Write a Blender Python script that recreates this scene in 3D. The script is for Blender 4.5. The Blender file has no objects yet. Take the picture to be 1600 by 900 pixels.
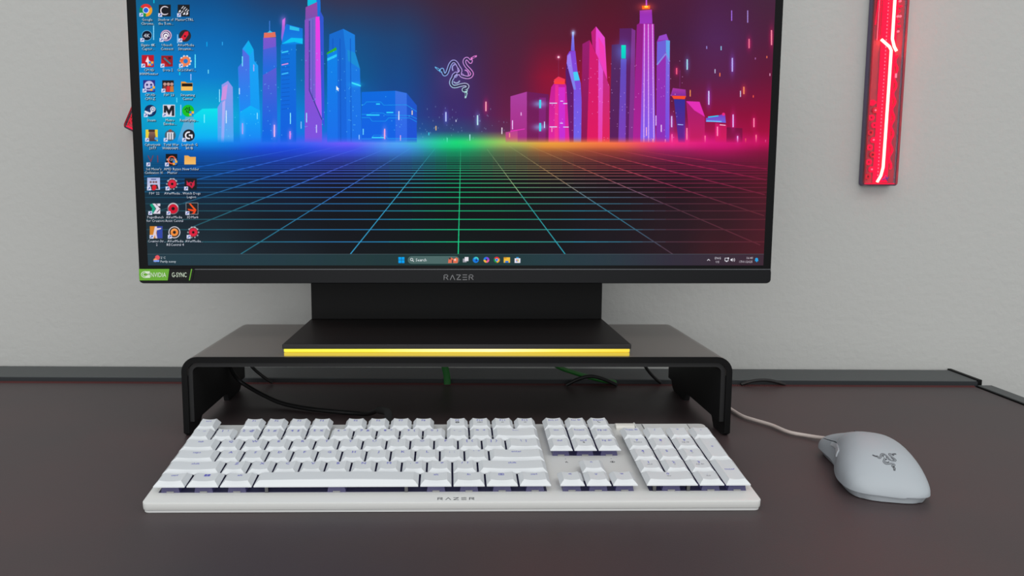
import bpy, bmesh, math, random
import numpy as np
from mathutils import Vector, Matrix
from mathutils.bvhtree import BVHTree

random.seed(7)
scene = bpy.context.scene
COL = scene.collection
D = 0.74                      # height of the desk surface above the floor

# ------------------------------------------------------------------ camera
FPX, CXP, CYP, CAMH = 1250.0, 712.0, 450.0, 0.228
PITCH = math.atan(150 / 1250)
cd = bpy.data.cameras.new('camera'); cam = bpy.data.objects.new('camera', cd); COL.objects.link(cam)
cam.location = (0, 0, D + CAMH)
cam.rotation_euler = (math.pi / 2 - PITCH, 0, 0)
cd.sensor_width = 36; cd.lens = FPX / 1600 * 36
cd.shift_x = (800 - CXP) / 1600
cd.clip_start = 0.01
scene.camera = cam

# ------------------------------------------------------------------ world, lamps, exposure
w = bpy.data.worlds.new('world'); scene.world = w; w.use_nodes = True
bg = w.node_tree.nodes['Background']
bg.inputs[0].default_value = (0.97, 1.0, 1.0, 1); bg.inputs[1].default_value = 0.61

def area(name, loc, size, power, color=(1, 1, 1), rot=(0, 0, 0)):
    l = bpy.data.lights.new(name, 'AREA'); l.shape = 'RECTANGLE'; l.size, l.size_y = size
    l.energy = power; l.color = color
    o = bpy.data.objects.new(name, l); COL.objects.link(o); o.location = loc; o.rotation_euler = rot
    return o
area('ceiling_lamp', (-0.95, -1.1, 2.65), (1.6, 1.2), 17, (1.0, 0.99, 0.97))
area('ceiling_lamp', (1.05, -1.1, 2.65), (1.6, 1.2), 17, (1.0, 0.985, 0.97))
area('front_fill', (-0.3, -2.6, 1.30), (2.6, 1.5), 33, (1.0, 1.0, 1.0), (math.pi / 2, 0, 0))  # added fill from behind the camera, lifts the wall under the monitor
vs = scene.view_settings
scene.display_settings.display_device = 'sRGB'
vs.view_transform = 'Standard'; vs.look = 'None'; vs.gamma = 1; vs.exposure = 0.0
vs.use_curve_mapping = False

# ------------------------------------------------------------------ helpers
def lin(c):
    return tuple(((v / 255) / 12.92 if v / 255 <= 0.04045 else ((v / 255 + 0.055) / 1.055) ** 2.4) for v in c)

def mat(name, rgb, rough=0.5, metal=0.0, spec=0.5, emit=None, estr=0.0, coat=0.0):
    m = bpy.data.materials.new(name); m.use_nodes = True
    b = m.node_tree.nodes['Principled BSDF']
    b.inputs['Base Color'].default_value = (*rgb, 1); b.inputs['Roughness'].default_value = rough
    b.inputs['Metallic'].default_value = metal; b.inputs['Specular IOR Level'].default_value = spec
    b.inputs['Coat Weight'].default_value = coat
    if emit:
        b.inputs['Emission Color'].default_value = (*emit, 1); b.inputs['Emission Strength'].default_value = estr
    return m

def noise_detail(m, scale=200, bump=0.1, dist=0.001, col=None, amount=0.15, cscale=3.0, detail=4):
    nt = m.node_tree; b = nt.nodes['Principled BSDF']
    tc = nt.nodes.new('ShaderNodeTexCoord')
    n = nt.nodes.new('ShaderNodeTexNoise'); n.inputs['Scale'].default_value = scale; n.inputs['Detail'].default_value = detail
    nt.links.new(tc.outputs['Object'], n.inputs['Vector'])
    bp = nt.nodes.new('ShaderNodeBump'); bp.inputs['Strength'].default_value = bump; bp.inputs['Distance'].default_value = dist
    nt.links.new(n.outputs['Fac'], bp.inputs['Height']); nt.links.new(bp.outputs['Normal'], b.inputs['Normal'])
    if col:
        n2 = nt.nodes.new('ShaderNodeTexNoise'); n2.inputs['Scale'].default_value = cscale; n2.inputs['Detail'].default_value = 3
        nt.links.new(tc.outputs['Object'], n2.inputs['Vector'])
        r = nt.nodes.new('ShaderNodeValToRGB'); r.color_ramp.elements[0].position = 0.3; r.color_ramp.elements[1].position = 0.7
        a = b.inputs['Base Color'].default_value[:3]
        r.color_ramp.elements[0].color = (*a, 1); r.color_ramp.elements[1].color = (*col, 1)
        nt.links.new(n2.outputs['Fac'], r.inputs['Fac']); nt.links.new(r.outputs['Color'], b.inputs['Base Color'])
    return m

class MB:
    """collects shapes; build() links them as ONE mesh object"""
    def __init__(s): s.v = []; s.f = []
    def add(s, vs_, fs):
        o = len(s.v); s.v += [tuple(p) for p in vs_]; s.f += [tuple(i + o for i in f) for f in fs]; return s
    def box(s, x0, x1, y0, y1, z0, z1):
        return s.add([(x0, y0, z0), (x1, y0, z0), (x1, y1, z0), (x0, y1, z0), (x0, y0, z1), (x1, y0, z1), (x1, y1, z1), (x0, y1, z1)],
                     [(0, 3, 2, 1), (4, 5, 6, 7), (0, 1, 5, 4), (1, 2, 6, 5), (2, 3, 7, 6), (3, 0, 4, 7)])
    def prism(s, poly, a, b, axis='y'):
        """poly: 2-D outline, extruded from a to b along the axis"""
        def P(p, t):
            return {'y': (p[0], t, p[1]), 'x': (t, p[0], p[1]), 'z': (p[0], p[1], t)}[axis]
        n = len(poly)
        return s.add([P(p, a) for p in poly] + [P(p, b) for p in poly],
                     [tuple(range(n)), tuple(range(2 * n - 1, n - 1, -1))] + [(i, i + n, (i + 1) % n + n, (i + 1) % n) for i in range(n)])
    def tube(s, pts, r, n=8, cap=True, flat=1.0):
        pts = [Vector(p) for p in pts]; k = len(pts); vs_ = []; prev = None
        for i, p in enumerate(pts):
            t = (pts[min(i + 1, k - 1)] - pts[max(i - 1, 0)]).normalized()
            ref = Vector((0, 0, 1)) if abs(t.z) < 0.9 else Vector((0, 1, 0))
            u = t.cross(ref).normalized() if prev is None else (prev - t * prev.dot(t)).normalized()
            prev = u; vv = t.cross(u)
            rr = r[i] if isinstance(r, (list, tuple)) else r
            for j in range(n):
                a = 2 * math.pi * j / n
                vs_.append(p + u * math.cos(a) * rr + vv * math.sin(a) * rr * flat)
        fs = [(i * n + j, i * n + (j + 1) % n, (i + 1) * n + (j + 1) % n, (i + 1) * n + j) for i in range(k - 1) for j in range(n)]
        if cap: fs += [tuple(range(n - 1, -1, -1)), tuple((k - 1) * n + j for j in range(n))]
        return s.add(vs_, fs)
    def ring(s, c, r0, r1, y0, y1, n=20):
        """flat ring in the XZ plane between y0 and y1"""
        vs_ = []
        for rad in (r0, r1):
            for yy in (y0, y1):
                vs_ += [(c[0] + rad * math.cos(2 * math.pi * j / n), yy, c[1] + rad * math.sin(2 * math.pi * j / n)) for j in range(n)]
        fs = []
        for j in range(n):
            k = (j + 1) % n
            fs += [(j, k, n + k, n + j), (2 * n + j, 3 * n + j, 3 * n + k, 2 * n + k), (j, 2 * n + j, 2 * n + k, k), (n + j, n + k, 3 * n + k, 3 * n + j)]
        return s.add(vs_, fs)
    def ribbon(s, pts, wd, fn, close=False):
        """flat strip along a 2-D polyline; fn maps (x, y) to 3-D"""
        pts = [Vector(p) for p in pts]
        if close: pts = pts + [pts[0], pts[1]]
        k = len(pts); vs_ = []
        for i in range(k):
            t = (pts[min(i + 1, k - 1)] - pts[max(i - 1, 0)])
            if t.length < 1e-9: t = Vector((1, 0))
            t.normalize(); nn = Vector((-t.y, t.x)) * wd / 2
            vs_ += [fn(*(pts[i] + nn)), fn(*(pts[i] - nn))]
        return s.add(vs_, [(2 * i, 2 * i + 1, 2 * i + 3, 2 * i + 2) for i in range(k - 1)])
    def mesh(s, name, m, smooth=None, bevel=0, seg=2):
        me = bpy.data.meshes.new(name); me.from_pydata(s.v, [], s.f); me.update()
        bm = bmesh.new(); bm.from_mesh(me)
        bmesh.ops.recalc_face_normals(bm, faces=bm.faces)
        if bevel:
            bmesh.ops.remove_doubles(bm, verts=bm.verts, dist=1e-6)
            es = [e for e in bm.edges if len(e.link_faces) == 2 and e.calc_face_angle(0) > 0.5]
            bmesh.ops.bevel(bm, geom=es, offset=bevel, segments=seg, affect='EDGES', profile=0.5, clamp_overlap=True)
        bm.to_mesh(me); bm.free()
        if m: me.materials.append(m)
        if smooth:
            me.polygons.foreach_set('use_smooth', [True] * len(me.polygons)); me.set_sharp_from_angle(angle=math.radians(smooth))
        return me
    def build(s, name, m, parent=None, smooth=None, bevel=0, loc=None, seg=2):
        return link(name, s.mesh(name, m, smooth, bevel, seg), parent, loc)

def link(name, me, parent=None, loc=None, rot=None):
    o = bpy.data.objects.new(name, me); COL.objects.link(o)
    if parent: o.parent = parent
    if loc: o.location = loc
    if rot: o.rotation_euler = rot
    return o
def empty(name, loc=(0, 0, 0), rot=(0, 0, 0)):
    o = bpy.data.objects.new(name, None); COL.objects.link(o); o.location = loc; o.rotation_euler = rot; o.empty_display_size = 0.05
    return o
def tag(o, label, cat, group=None):
    o['label'] = label; o['category'] = cat
    if group: o['group'] = group
    return o
def catmull(pts, n=8):
    pts = [Vector(p) for p in pts]; out = []
    for i in range(len(pts) - 1):
        p0 = pts[max(i - 1, 0)]; p1 = pts[i]; p2 = pts[i + 1]; p3 = pts[min(i + 2, len(pts) - 1)]
        for j in range(n):
            t = j / n
            out.append(0.5 * ((2 * p1) + (p2 - p0) * t + (2 * p0 - 5 * p1 + 4 * p2 - p3) * t * t + (3 * p1 - p0 - 3 * p2 + p3) * t ** 3))
    out.append(pts[-1]); return out

# text -> triangles: all strings are set as font curves first and converted in one go
_texts = {}
def text_request(key, body, res=2): _texts[key] = (body, res)
def text_convert():
    objs = {}
    for k, (body, res) in _texts.items():
        c = bpy.data.curves.new('t', 'FONT'); c.body = body; c.resolution_u = res; c.size = 1.0
        o = bpy.data.objects.new('t', c); COL.objects.link(o); objs[k] = o
    dg = bpy.context.evaluated_depsgraph_get(); dg.update(); out = {}
    for k, o in objs.items():
        ev = o.evaluated_get(dg); me = ev.to_mesh(); me.calc_loop_triangles()
        v = np.array([p.co[:2] for p in me.vertices]).reshape(-1, 2); t = [tuple(x.vertices) for x in me.loop_triangles]
        out[k] = (v, t); ev.to_mesh_clear()
    for o in objs.values():
        c = o.data; bpy.data.objects.remove(o); bpy.data.curves.remove(c)
    return out

# stylised wordmark strokes, unit boxes (x right, y up)
WORDMARK = [[[(0, 0), (0, 1), (.85, 1), (.85, .5), (.1, .5)], [(.4, .5), (.9, 0)]],
            [[(0, 0), (.5, 1), (1, 0)]],
            [[(0, 1), (.95, 1), (0, 0), (.95, 0)]],
            [[(0, 1), (.9, 1)], [(0, .5), (.9, .5)], [(0, 0), (.9, 0)]],
            [[(0, 0), (0, 1), (.85, 1), (.85, .5), (.1, .5)], [(.4, .5), (.9, 0)]]]
def seg_strip(mb, pts, wd, fn):
    for a, b in zip(pts[:-1], pts[1:]):
        d = (Vector(b) - Vector(a)); d.normalize(); d *= wd * 0.5
        mb.ribbon([Vector(a) - d, Vector(b) + d], wd, fn)

# emblem: three entwined snakes, traced on an 80-unit square (x right, y down)
EMB_BODY = [[(185, 348), (215, 322), (228, 372), (252, 412), (290, 392), (318, 325), (348, 240), (388, 187), (432, 182), (468, 215), (502, 275), (535, 328), (528, 372), (490, 395)],
            [(722, 162), (712, 192), (690, 168), (650, 130), (612, 150), (603, 200), (640, 268), (698, 328), (738, 390), (718, 440), (668, 460), (605, 452), (552, 432), (532, 400)],
            [(640, 692), (592, 692), (592, 664), (642, 648), (660, 612), (620, 586), (540, 596), (462, 618), (402, 616), (366, 568), (374, 508), (402, 462), (414, 420), (455, 388)]]
EMB_HEAD = [[(85, 268), (150, 300), (192, 332), (176, 358), (140, 342), (85, 290)],
            [(822, 72), (770, 82), (708, 120), (726, 152), (772, 122), (822, 98)],
            [(602, 706), (644, 692), (658, 742), (634, 826), (606, 826), (614, 760)]]
EMB_PETAL = [[(480, 300), (500, 290), (515, 345), (492, 368), (478, 345)], [(435, 460), (450, 420), (485, 412), (478, 445), (450, 470)], [(538, 398), (575, 395), (612, 428), (575, 435), (545, 420)]]
EMB_MOON = [[(440, 232), (400, 255), (390, 300), (402, 345)], [(608, 330), (648, 345), (672, 385), (676, 425)], [(412, 535), (450, 560), (495, 550), (522, 518)]]
EMB = lambda p: ((p[0] - 450) / 375.0, (450 - p[1]) / 375.0)     # -> about -1..1, y up

# ------------------------------------------------------------------ materials
M = {}
M['wall'] = noise_detail(mat('wall_paint', (0.525, 0.528, 0.512), 0.85, spec=0.2), 110, 0.28, 0.003, detail=6)
M['floor'] = noise_detail(mat('floor_carpet', (0.12, 0.12, 0.13), 0.95), 300, 0.4, 0.003)
M['mat'] = noise_detail(mat('desk_mat_leatherette', lin((63, 56, 58)), 0.48, spec=0.5), 900, 0.12, 0.0006, lin((75, 58, 59)), cscale=4)
M['desk'] = mat('desk_edge_black', lin((38, 39, 41)), 0.5)
M['tray'] = noise_detail(mat('tray_charcoal', lin((78, 82, 83)), 0.55, spec=0.4), 700, 0.1, 0.0004)
M['trayface'] = mat('tray_front_dark', lin((36, 40, 44)), 0.6)
M['black'] = mat('satin_black', lin((7, 7, 8)), 0.5, spec=0.15)
M['stitch'] = mat('red_thread', lin((98, 48, 48)), 0.8)
M['riser'] = noise_detail(mat('riser_coat_lit', lin((106, 100, 96)), 0.28, spec=0.7), 1500, 0.06, 0.0003)  # black coat; grazing reflection on its top painted in as lighter grey
M['riser_shaded'] = mat('riser_coat_shaded', lin((27, 27, 28)), 0.5, spec=0.3)  # same coat, darkened for the shade on legs and inner faces
M['bezel'] = mat('bezel_black', lin((9, 10, 12)), 0.45, spec=0.12)
M['chin'] = mat('chin_charcoal', lin((17, 18, 21)), 0.5, spec=0.18)
M['stand'] = noise_detail(mat('stand_black_metal', lin((9, 9, 10)), 0.5, spec=0.14), 1200, 0.06, 0.0003)
M['stand_base'] = noise_detail(mat('stand_base_lit_metal', lin((30, 27, 27)), 0.45, spec=0.35), 1200, 0.06, 0.0003)  # same black metal, lightened for the light on the plate's top
M['chrome'] = mat('logo_chrome', lin((112, 112, 114)), 0.4, metal=1.0)
M['line'] = mat('bezel_line_grey', lin((88, 90, 95)), 0.4)
M['green_sticker'] = mat('sticker_green', lin((100, 175, 15)), 0.4)
M['sticker_dark'] = mat('sticker_black', lin((13, 14, 15)), 0.5, spec=0.2)
M['sticker_white'] = mat('sticker_white', lin((225, 240, 215)), 0.4)
M['kb'] = mat('keyboard_white_plate', lin((219, 220, 218)), 0.42)
M['kb_low'] = mat('keyboard_white_case', lin((220, 222, 221)), 0.5)
M['key'] = mat('keycap_white', lin((221, 225, 228)), 0.45)
M['gap_shade'] = mat('key_gap_indigo_shade', lin((52, 52, 76)), 0.5, emit=(0.10, 0.09, 0.5), estr=0.02)  # paints the shade and backlight between the caps, over the white plate
M['switch'] = mat('switch_housing_violet', lin((74, 72, 104)), 0.25, emit=(0.16, 0.12, 0.6), estr=0.04)
M['switch_foot'] = mat('switch_foot_grey', lin((150, 150, 150)), 0.4)
M['legend'] = mat('legend_backlit_violet', lin((86, 86, 170)), 0.5, emit=(0.10, 0.10, 0.75), estr=0.18)
M['print'] = mat('print_dark_grey', lin((70, 72, 78)), 0.5)
M['print_soft'] = mat('print_mid_grey', lin((135, 135, 140)), 0.5)
M['roller'] = mat('roller_pale', lin((222, 220, 212)), 0.2, coat=0.5)
M['mouse'] = mat('mouse_white_matte', lin((172, 179, 185)), 0.5)
M['mouse_in'] = mat('mouse_inner_grey', lin((70, 74, 80)), 0.6)
M['mouse_btn'] = mat('side_button_white', lin((205, 210, 216)), 0.35)
M['mouse_cable'] = noise_detail(mat('cable_pale_braid', lin((205, 192, 186)), 0.7), 1500, 0.4, 0.0006)
M['cable'] = noise_detail(mat('cable_black', lin((22, 22, 23)), 0.55), 1800, 0.3, 0.0005)
M['cable_green'] = mat('cable_green', lin((42, 120, 52)), 0.55)
M['rubber'] = mat('rubber_black', lin((18, 18, 18)), 0.8)
M['led'] = mat('under_glow_led', (0.3, 0.28, 0.02), 0.4, emit=(1.0, 0.80, 0.045), estr=0.88)
# along the strip the light runs from lemon through near white to amber
def led_nodes(m, x0, x1):
    nt = m.node_tree; b = nt.nodes['Principled BSDF']; tc = nt.nodes.new('ShaderNodeTexCoord'); sx = nt.nodes.new('ShaderNodeSeparateXYZ')
    mr = nt.nodes.new('ShaderNodeMapRange'); mr.inputs['From Min'].default_value = x0; mr.inputs['From Max'].default_value = x1
    r = nt.nodes.new('ShaderNodeValToRGB'); e = r.color_ramp.elements
    e[0].position = 0; e[0].color = (0.85, 0.80, 0.03, 1); e[1].position = 1; e[1].color = (0.90, 0.62, 0.03, 1)
    for p, c in ((0.25, (0.9, 0.85, 0.06, 1)), (0.42, (1.1, 0.98, 0.35, 1)), (0.6, (1.2, 1.0, 0.55, 1)), (0.8, (1.0, 0.80, 0.12, 1))):
        k = e.new(p); k.color = c
    nt.links.new(tc.outputs['Object'], sx.inputs[0]); nt.links.new(sx.outputs['X'], mr.inputs['Value']); nt.links.new(mr.outputs['Result'], r.inputs['Fac'])
    nt.links.new(r.outputs['Color'], b.inputs['Emission Color'])
led_nodes(M['led'], -0.16, 0.163)
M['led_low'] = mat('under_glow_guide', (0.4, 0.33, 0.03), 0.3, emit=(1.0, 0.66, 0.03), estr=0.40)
def clear_mat(name, tint, refl=0.10, rough=0.08):
    m = bpy.data.materials.new(name); m.use_nodes = True; nt = m.node_tree; nt.nodes.remove(nt.nodes['Principled BSDF'])
    out = nt.nodes['Material Output']; t = nt.nodes.new('ShaderNodeBsdfTransparent'); t.inputs[0].default_value = (*tint, 1)
    g = nt.nodes.new('ShaderNodeBsdfGlossy'); g.inputs['Roughness'].default_value = rough
    fr = nt.nodes.new('ShaderNodeFresnel'); fr.inputs['IOR'].default_value = 1.35
    mx = nt.nodes.new('ShaderNodeMixShader')
    nt.links.new(fr.outputs[0], mx.inputs[0]); nt.links.new(t.outputs[0], mx.inputs[1]); nt.links.new(g.outputs[0], mx.inputs[2]); nt.links.new(mx.outputs[0], out.inputs[0])
    return m
M['acrylic'] = clear_mat('clear_acrylic', (0.95, 0.90, 0.92))
M['neon_core'] = mat('neon_core', (0.9, 0.5, 0.4), 0.4, emit=(1.0, 0.095, 0.066), estr=15.0)
M['neon_red'] = mat('neon_red_glow', (0.5, 0.004, 0.03), 0.6, spec=0.1, emit=(1.0, 0.001, 0.085), estr=0.52)
M['neon_red_dim'] = mat('neon_red_plastic', (0.45, 0.015, 0.05), 0.5, spec=0.2, emit=(1.0, 0.01, 0.06), estr=0.14)
M['neon_bead'] = mat('neon_bead', (0.8, 0.2, 0.3), 0.3, emit=(1.0, 0.12, 0.20), estr=0.9)
M['neon_back'] = mat('neon_back_plate', lin((150, 62, 80)), 0.5)
M['neon_side'] = mat('neon_base_violet', lin((92, 80, 112)), 0.45)
M['neon_blue'] = mat('neon_blue_wire', lin((50, 70, 190)), 0.4)

# ------------------------------------------------------------------ room
YAW = -math.radians(1.1)                         # desk and wall against the camera
def rotw(x, y, y0):                              # a point of the desk frame (origin on its back edge) in the world
    return (x * math.cos(YAW) - y * math.sin(YAW), y0 + x * math.sin(YAW) + y * math.cos(YAW))
DESK0 = 0.9362
wb = MB().box(-3.2, 3.2, 0, 0.12, 0, 2.7).build('wall_back', M['wall'], loc=(*rotw(0, 0.0665, DESK0), 0)); wb.rotation_euler = (0, 0, YAW); wb['kind'] = 'structure'
fl = MB().box(-3.2, 3.2, -3.2, 1.2, -0.1, 0).build('floor', M['floor']); fl['kind'] = 'structure'

# ------------------------------------------------------------------ desk
desk = tag(empty('desk', (0, DESK0, 0), (0, 0, YAW)), 'black desk with a charcoal cable tray along the wall', 'desk')
MB().box(-0.95, 0.629, -0.66, 0.004, D - 0.027, D - 0.002).build('tabletop', M['desk'], desk, bevel=0.002)
MB().box(-0.95, 0.622, 0.0045, 0.062, D - 0.027, D + 0.0058).build('cable_tray', M['tray'], desk, bevel=0.0006)
MB().box(-0.95, 0.618, 0.0025, 0.0042, D - 0.003, D + 0.0050).build('tray_front', M['trayface'], desk)
MB().box(0.6180, 0.6230, 0.002, 0.064, D - 0.004, D + 0.0074).build('tray_end_cap', M['black'], desk, bevel=0.0008)
MB().box(0.6145, 0.6310, -0.66, -0.003, D - 0.004, D + 0.0022).build('side_rail', M['tray'], desk, bevel=0.0005)
MB().box(0.6132, 0.6143, -0.66, -0.003, D - 0.004, D + 0.0012).build('rail_edge', M['black'], desk)
for x in (-0.9, 0.57):
    for y in (-0.62, 0.0):
        MB().box(x - 0.025, x + 0.025, y - 0.025, y + 0.025, 0, D - 0.027).build('leg', M['desk'], desk, bevel=0.003)
dm = tag(empty('desk_mat', (0, DESK0, D), (0, 0, YAW)), 'dark brown desk mat with red stitching along its back edge', 'desk mat')
MB().box(-0.94, 0.6125, -0.65, 0.0, -0.002, 0.0).build('surface', M['mat'], dm)
sb = MB()
for i in range(780):
    x = -0.93 + i * 0.002
    if x > 0.611: break
    sb.add([(x, -0.0052, 0.0002), (x + 0.0011, -0.0052, 0.0002), (x + 0.0016, -0.0004, 0.0012), (x + 0.0005, -0.0004, 0.0012), (x, -0.0052, -0.0005), (x + 0.0011, -0.0052, -0.0005), (x + 0.0016, -0.0004, -0.0005), (x + 0.0005, -0.0004, -0.0005)],
           [(0, 1, 2, 3), (0, 4, 5, 1), (1, 5, 6, 2), (3, 2, 6, 7), (0, 3, 7, 4)])
st = sb.build('stitching', M['stitch'], dm); st['label'] = 'red overlock stitching'; st['kind'] = 'stuff'

# ------------------------------------------------------------------ riser
RX0, RX1, RY0, RY1, RH = -0.2550, 0.2572, 0.7295, 0.9140, 0.0757
rx = (RX0 + RX1) / 2; hw = (RX1 - RX0) / 2
riser = tag(empty('monitor_riser', (rx, RY0, D + 0.0003)), 'black bent-metal monitor riser standing on the desk mat', 'monitor riser')
def arch(hw_, top, r, th, zlow):
    """open profile of a bent sheet: outer line there, inner line back"""
    o = [(-hw_, zlow)]; i = [(-hw_ + th, zlow)]
    for sgn in (-1, 1):
        for k in range(9):
            a = math.pi / 2 * k / 8
            if sgn < 0: c, s_ = -math.cos(a), math.sin(a)
            else: c, s_ = math.sin(a), math.cos(a)
            o.append((sgn * (hw_ - r) + c * r, top - r + s_ * r)); i.append((sgn * (hw_ - r) + c * (r - th), top - r + s_ * (r - th)))
    o.append((hw_, zlow)); i.append((hw_ - th, zlow))
    return o + i[::-1]
dep = RY1 - RY0
def leg_outline(d, y0=0.0):
    z1 = 0.058; p = [(y0, z1)]
    def corner(cy, cz, r, a0, a1, n=5):
        return [(cy + r * math.cos(math.radians(a0 + (a1 - a0) * k / n)), cz + r * math.sin(math.radians(a0 + (a1 - a0) * k / n))) for k in range(n + 1)]
    p += corner(y0 + 0.006, 0.006, 0.006, 180, 270)
    p += [(0.030, 0.0)] + corner(0.040, 0.004, 0.006, 180, 90)[1:] + corner(0.122, 0.004, 0.006, 90, 0)[:-1] + [(0.130, 0.0)]
    p += corner(d - 0.014, 0.014, 0.014, 270, 360)
    p += [(d, z1)]
    return p
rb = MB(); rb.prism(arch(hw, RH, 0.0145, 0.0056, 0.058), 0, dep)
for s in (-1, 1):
    MB().prism(leg_outline(dep), s * hw, s * (hw - 0.0056), 'x').build('leg', M['riser_shaded'], riser)
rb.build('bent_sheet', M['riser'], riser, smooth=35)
eb = MB(); eb.prism(arch(hw, RH, 0.0145, 0.0056, 0.003), -0.0008, 0.0004)  # the sheet's own front face, its shade painted as a black layer
eb.build('front_face_shade', M['black'], riser, smooth=35)
ri = MB(); ri.prism(arch(hw - 0.0056, RH - 0.0056, 0.0095, 0.0042, 0.0135), 0.0016, dep - 0.002)  # rim continued down the legs to darken their shaded inner faces
ri.build('inner_rim', M['riser_shaded'], riser, smooth=35)

# ------------------------------------------------------------------ monitor
SCW, SCH = 0.5978, 0.3363
MY, MZ0 = 0.7744, 0.1395                         # screen plane and lower edge of the housing (above the desk)
SZ0 = 0.1572                                     # lower edge of the lit picture
monitor = tag(empty('monitor', (0, MY, D)), 'black widescreen monitor showing a neon city desktop', 'monitor')
def rrect(x0, x1, z0, z1, r, n=5):
    p = []
    for cx_, cz_, a0 in ((x1 - r, z1 - r, 0), (x0 + r, z1 - r, 90), (x0 + r, z0 + r, 180), (x1 - r, z0 + r, 270)):
        p += [(cx_ + r * math.cos(math.radians(a0 + 90 * k / n)), cz_ + r * math.sin(math.radians(a0 + 90 * k / n))) for k in range(n + 1)]
    return p
HX0, HX1, HZ1 = -0.3082, 0.3068, SZ0 + SCH + 0.009
MB().prism(rrect(HX0, HX1, MZ0, HZ1, 0.004), 0.0008, 0.020).build('bezel', M['bezel'], monitor, smooth=35, bevel=0.0004, seg=1)
MB().prism(rrect(HX0 + 0.0006, HX1 - 0.0006, MZ0 + 0.0006, SZ0 - 0.0034, 0.0035), -0.0016, 0.0012).build('chin', M['chin'], monitor, smooth=35, bevel=0.0003, seg=1)
MB().box(HX0 + 0.001, HX1 - 0.001, -0.0019, -0.0014, SZ0 - 0.0040, SZ0 - 0.0033).build('chin_line', M['line'], monitor)
MB().prism(rrect(-0.26, 0.26, MZ0 + 0.03, HZ1 - 0.03, 0.02), 0.020, 0.045).build('rear_housing', M['bezel'], monitor, smooth=35, bevel=0.004)
# wordmark on the chin
lg = MB(); lw, lh, gap_ = 0.0042, 0.0046, 0.0019
for k, strokes in enumerate(WORDMARK):
    for pts in strokes:
        seg_strip(lg, [(-0.0113 + k * (lw + gap_) + p[0] * lw, 0.1435 + p[1] * lh) for p in pts], 0.00062, lambda x, z: (x, -0.0019, z))
o = lg.build('wordmark', M['chrome'], monitor); o['label'] = 'embossed grey wordmark letters'
# stand
STX = 0.0010
base = MB()
base.box(-0.1625 + STX, 0.1625 + STX, 0.7325 - MY, 0.8840 - MY, 0.0829, 0.0873).build('stand_base', M['stand_base'], monitor, bevel=0.0006)
MB().box(-0.1575 + STX, 0.1575 + STX, 0.7420 - MY, 0.8800 - MY, RH + 0.0003, 0.0829).build('stand_foot', M['rubber'], monitor)
o = MB().box(-0.1612 + STX, 0.1612 + STX, 0.7338 - MY, 0.7400 - MY, 0.0800, 0.0828).build('light_strip', M['led'], monitor); o['label'] = 'glowing yellow light strip under the stand base'
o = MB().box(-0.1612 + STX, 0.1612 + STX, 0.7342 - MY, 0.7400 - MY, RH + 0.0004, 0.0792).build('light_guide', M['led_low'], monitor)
MB().box(-0.1612 + STX, 0.1612 + STX, 0.8792 - MY, 0.8852 - MY, 0.0873, 0.36).build('stand_upright', M['stand'], monitor, bevel=0.0006)
MB().box(-0.05, 0.05, 0.045, 0.8792 - MY, 0.28, 0.36).build('stand_arm', M['stand'], monitor, bevel=0.004)

# sticker on the chin, left end
SKX, SKZ0, SKZ1, SKY = HX0 + 0.0012, 0.1428, SZ0 - 0.0032, -0.0024
sk = MB().prism([(SKX, SKZ0), (SKX + 0.0512, SKZ0), (SKX + 0.0512 + 0.0028, SKZ1), (SKX, SKZ1)], SKY, SKY + 0.0008).build('sticker', M['sticker_dark'], monitor)
MB().prism([(SKX, SKZ0), (SKX + 0.0275, SKZ0), (SKX + 0.0295, SKZ1), (SKX, SKZ1)], SKY - 0.0002, SKY).build('green_field', M['green_sticker'], sk)
MB().prism([(SKX + 0.0480, SKZ0), (SKX + 0.0490, SKZ0), (SKX + 0.0517, SKZ1), (SKX + 0.0507, SKZ1)], SKY - 0.0002, SKY).build('green_bar', M['green_sticker'], sk)
ey = MB(); ecx, ecz = SKX + 0.0062, (SKZ0 + SKZ1) / 2 + 0.0001
for rx_, rz_, wd in ((0.0040, 0.0030, 0.0007), (0.0024, 0.0017, 0.0007)):
    ey.ribbon([(ecx + rx_ * math.cos(2 * math.pi * k / 22), ecz + rz_ * math.sin(2 * math.pi * k / 22)) for k in range(22)], wd, lambda x, z: (x, SKY - 0.0004, z), close=True)
ey.prism([(ecx, ecz - 0.0032), (ecx + 0.0044, ecz - 0.0032), (ecx + 0.0044, ecz + 0.0032), (ecx, ecz + 0.0032), (ecx, ecz + 0.0022), (ecx + 0.0030, ecz + 0.0008), (ecx + 0.0030, ecz - 0.0008), (ecx, ecz - 0.0022)], SKY - 0.00035, SKY - 0.0002)
ey.build('eye_mark', M['sticker_white'], sk)
text_request('st1', 'NVIDIA', 3); text_request('st2', 'G-SYNC', 3)
# ------------------------------------------------------------------ the picture on the screen
# A picture computed here, texel by texel. Positions are measured in the units of the photograph and taken to the flat screen.
TW, TH = 1920, 1080
sp_, cp_ = math.sin(PITCH), math.cos(PITCH)
def P(x, y):
    a, b = (x - CXP) / FPX, (y - CYP) / FPX
    t = MY / (cp_ - b * sp_)
    return ((a * t + SCW / 2) / SCW * TW, TH - ((CAMH - (sp_ + b * cp_) * t) - SZ0) / SCH * TH)
_u, _v = np.meshgrid((np.arange(TW) + .5) / TW, (np.arange(TH) + .5) / TH)
_X = (_u - .5) * SCW; _Z = SZ0 + (1 - _v) * SCH - CAMH
_d = MY * cp_ - _Z * sp_
QX = CXP + FPX * _X / _d; QY = CYP + FPX * (-MY * sp_ - _Z * cp_) / _d        # photograph units of each texel
CX = [212, 320, 440, 540, 620, 712, 800, 860, 950, 1050, 1120, 1205]
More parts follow.
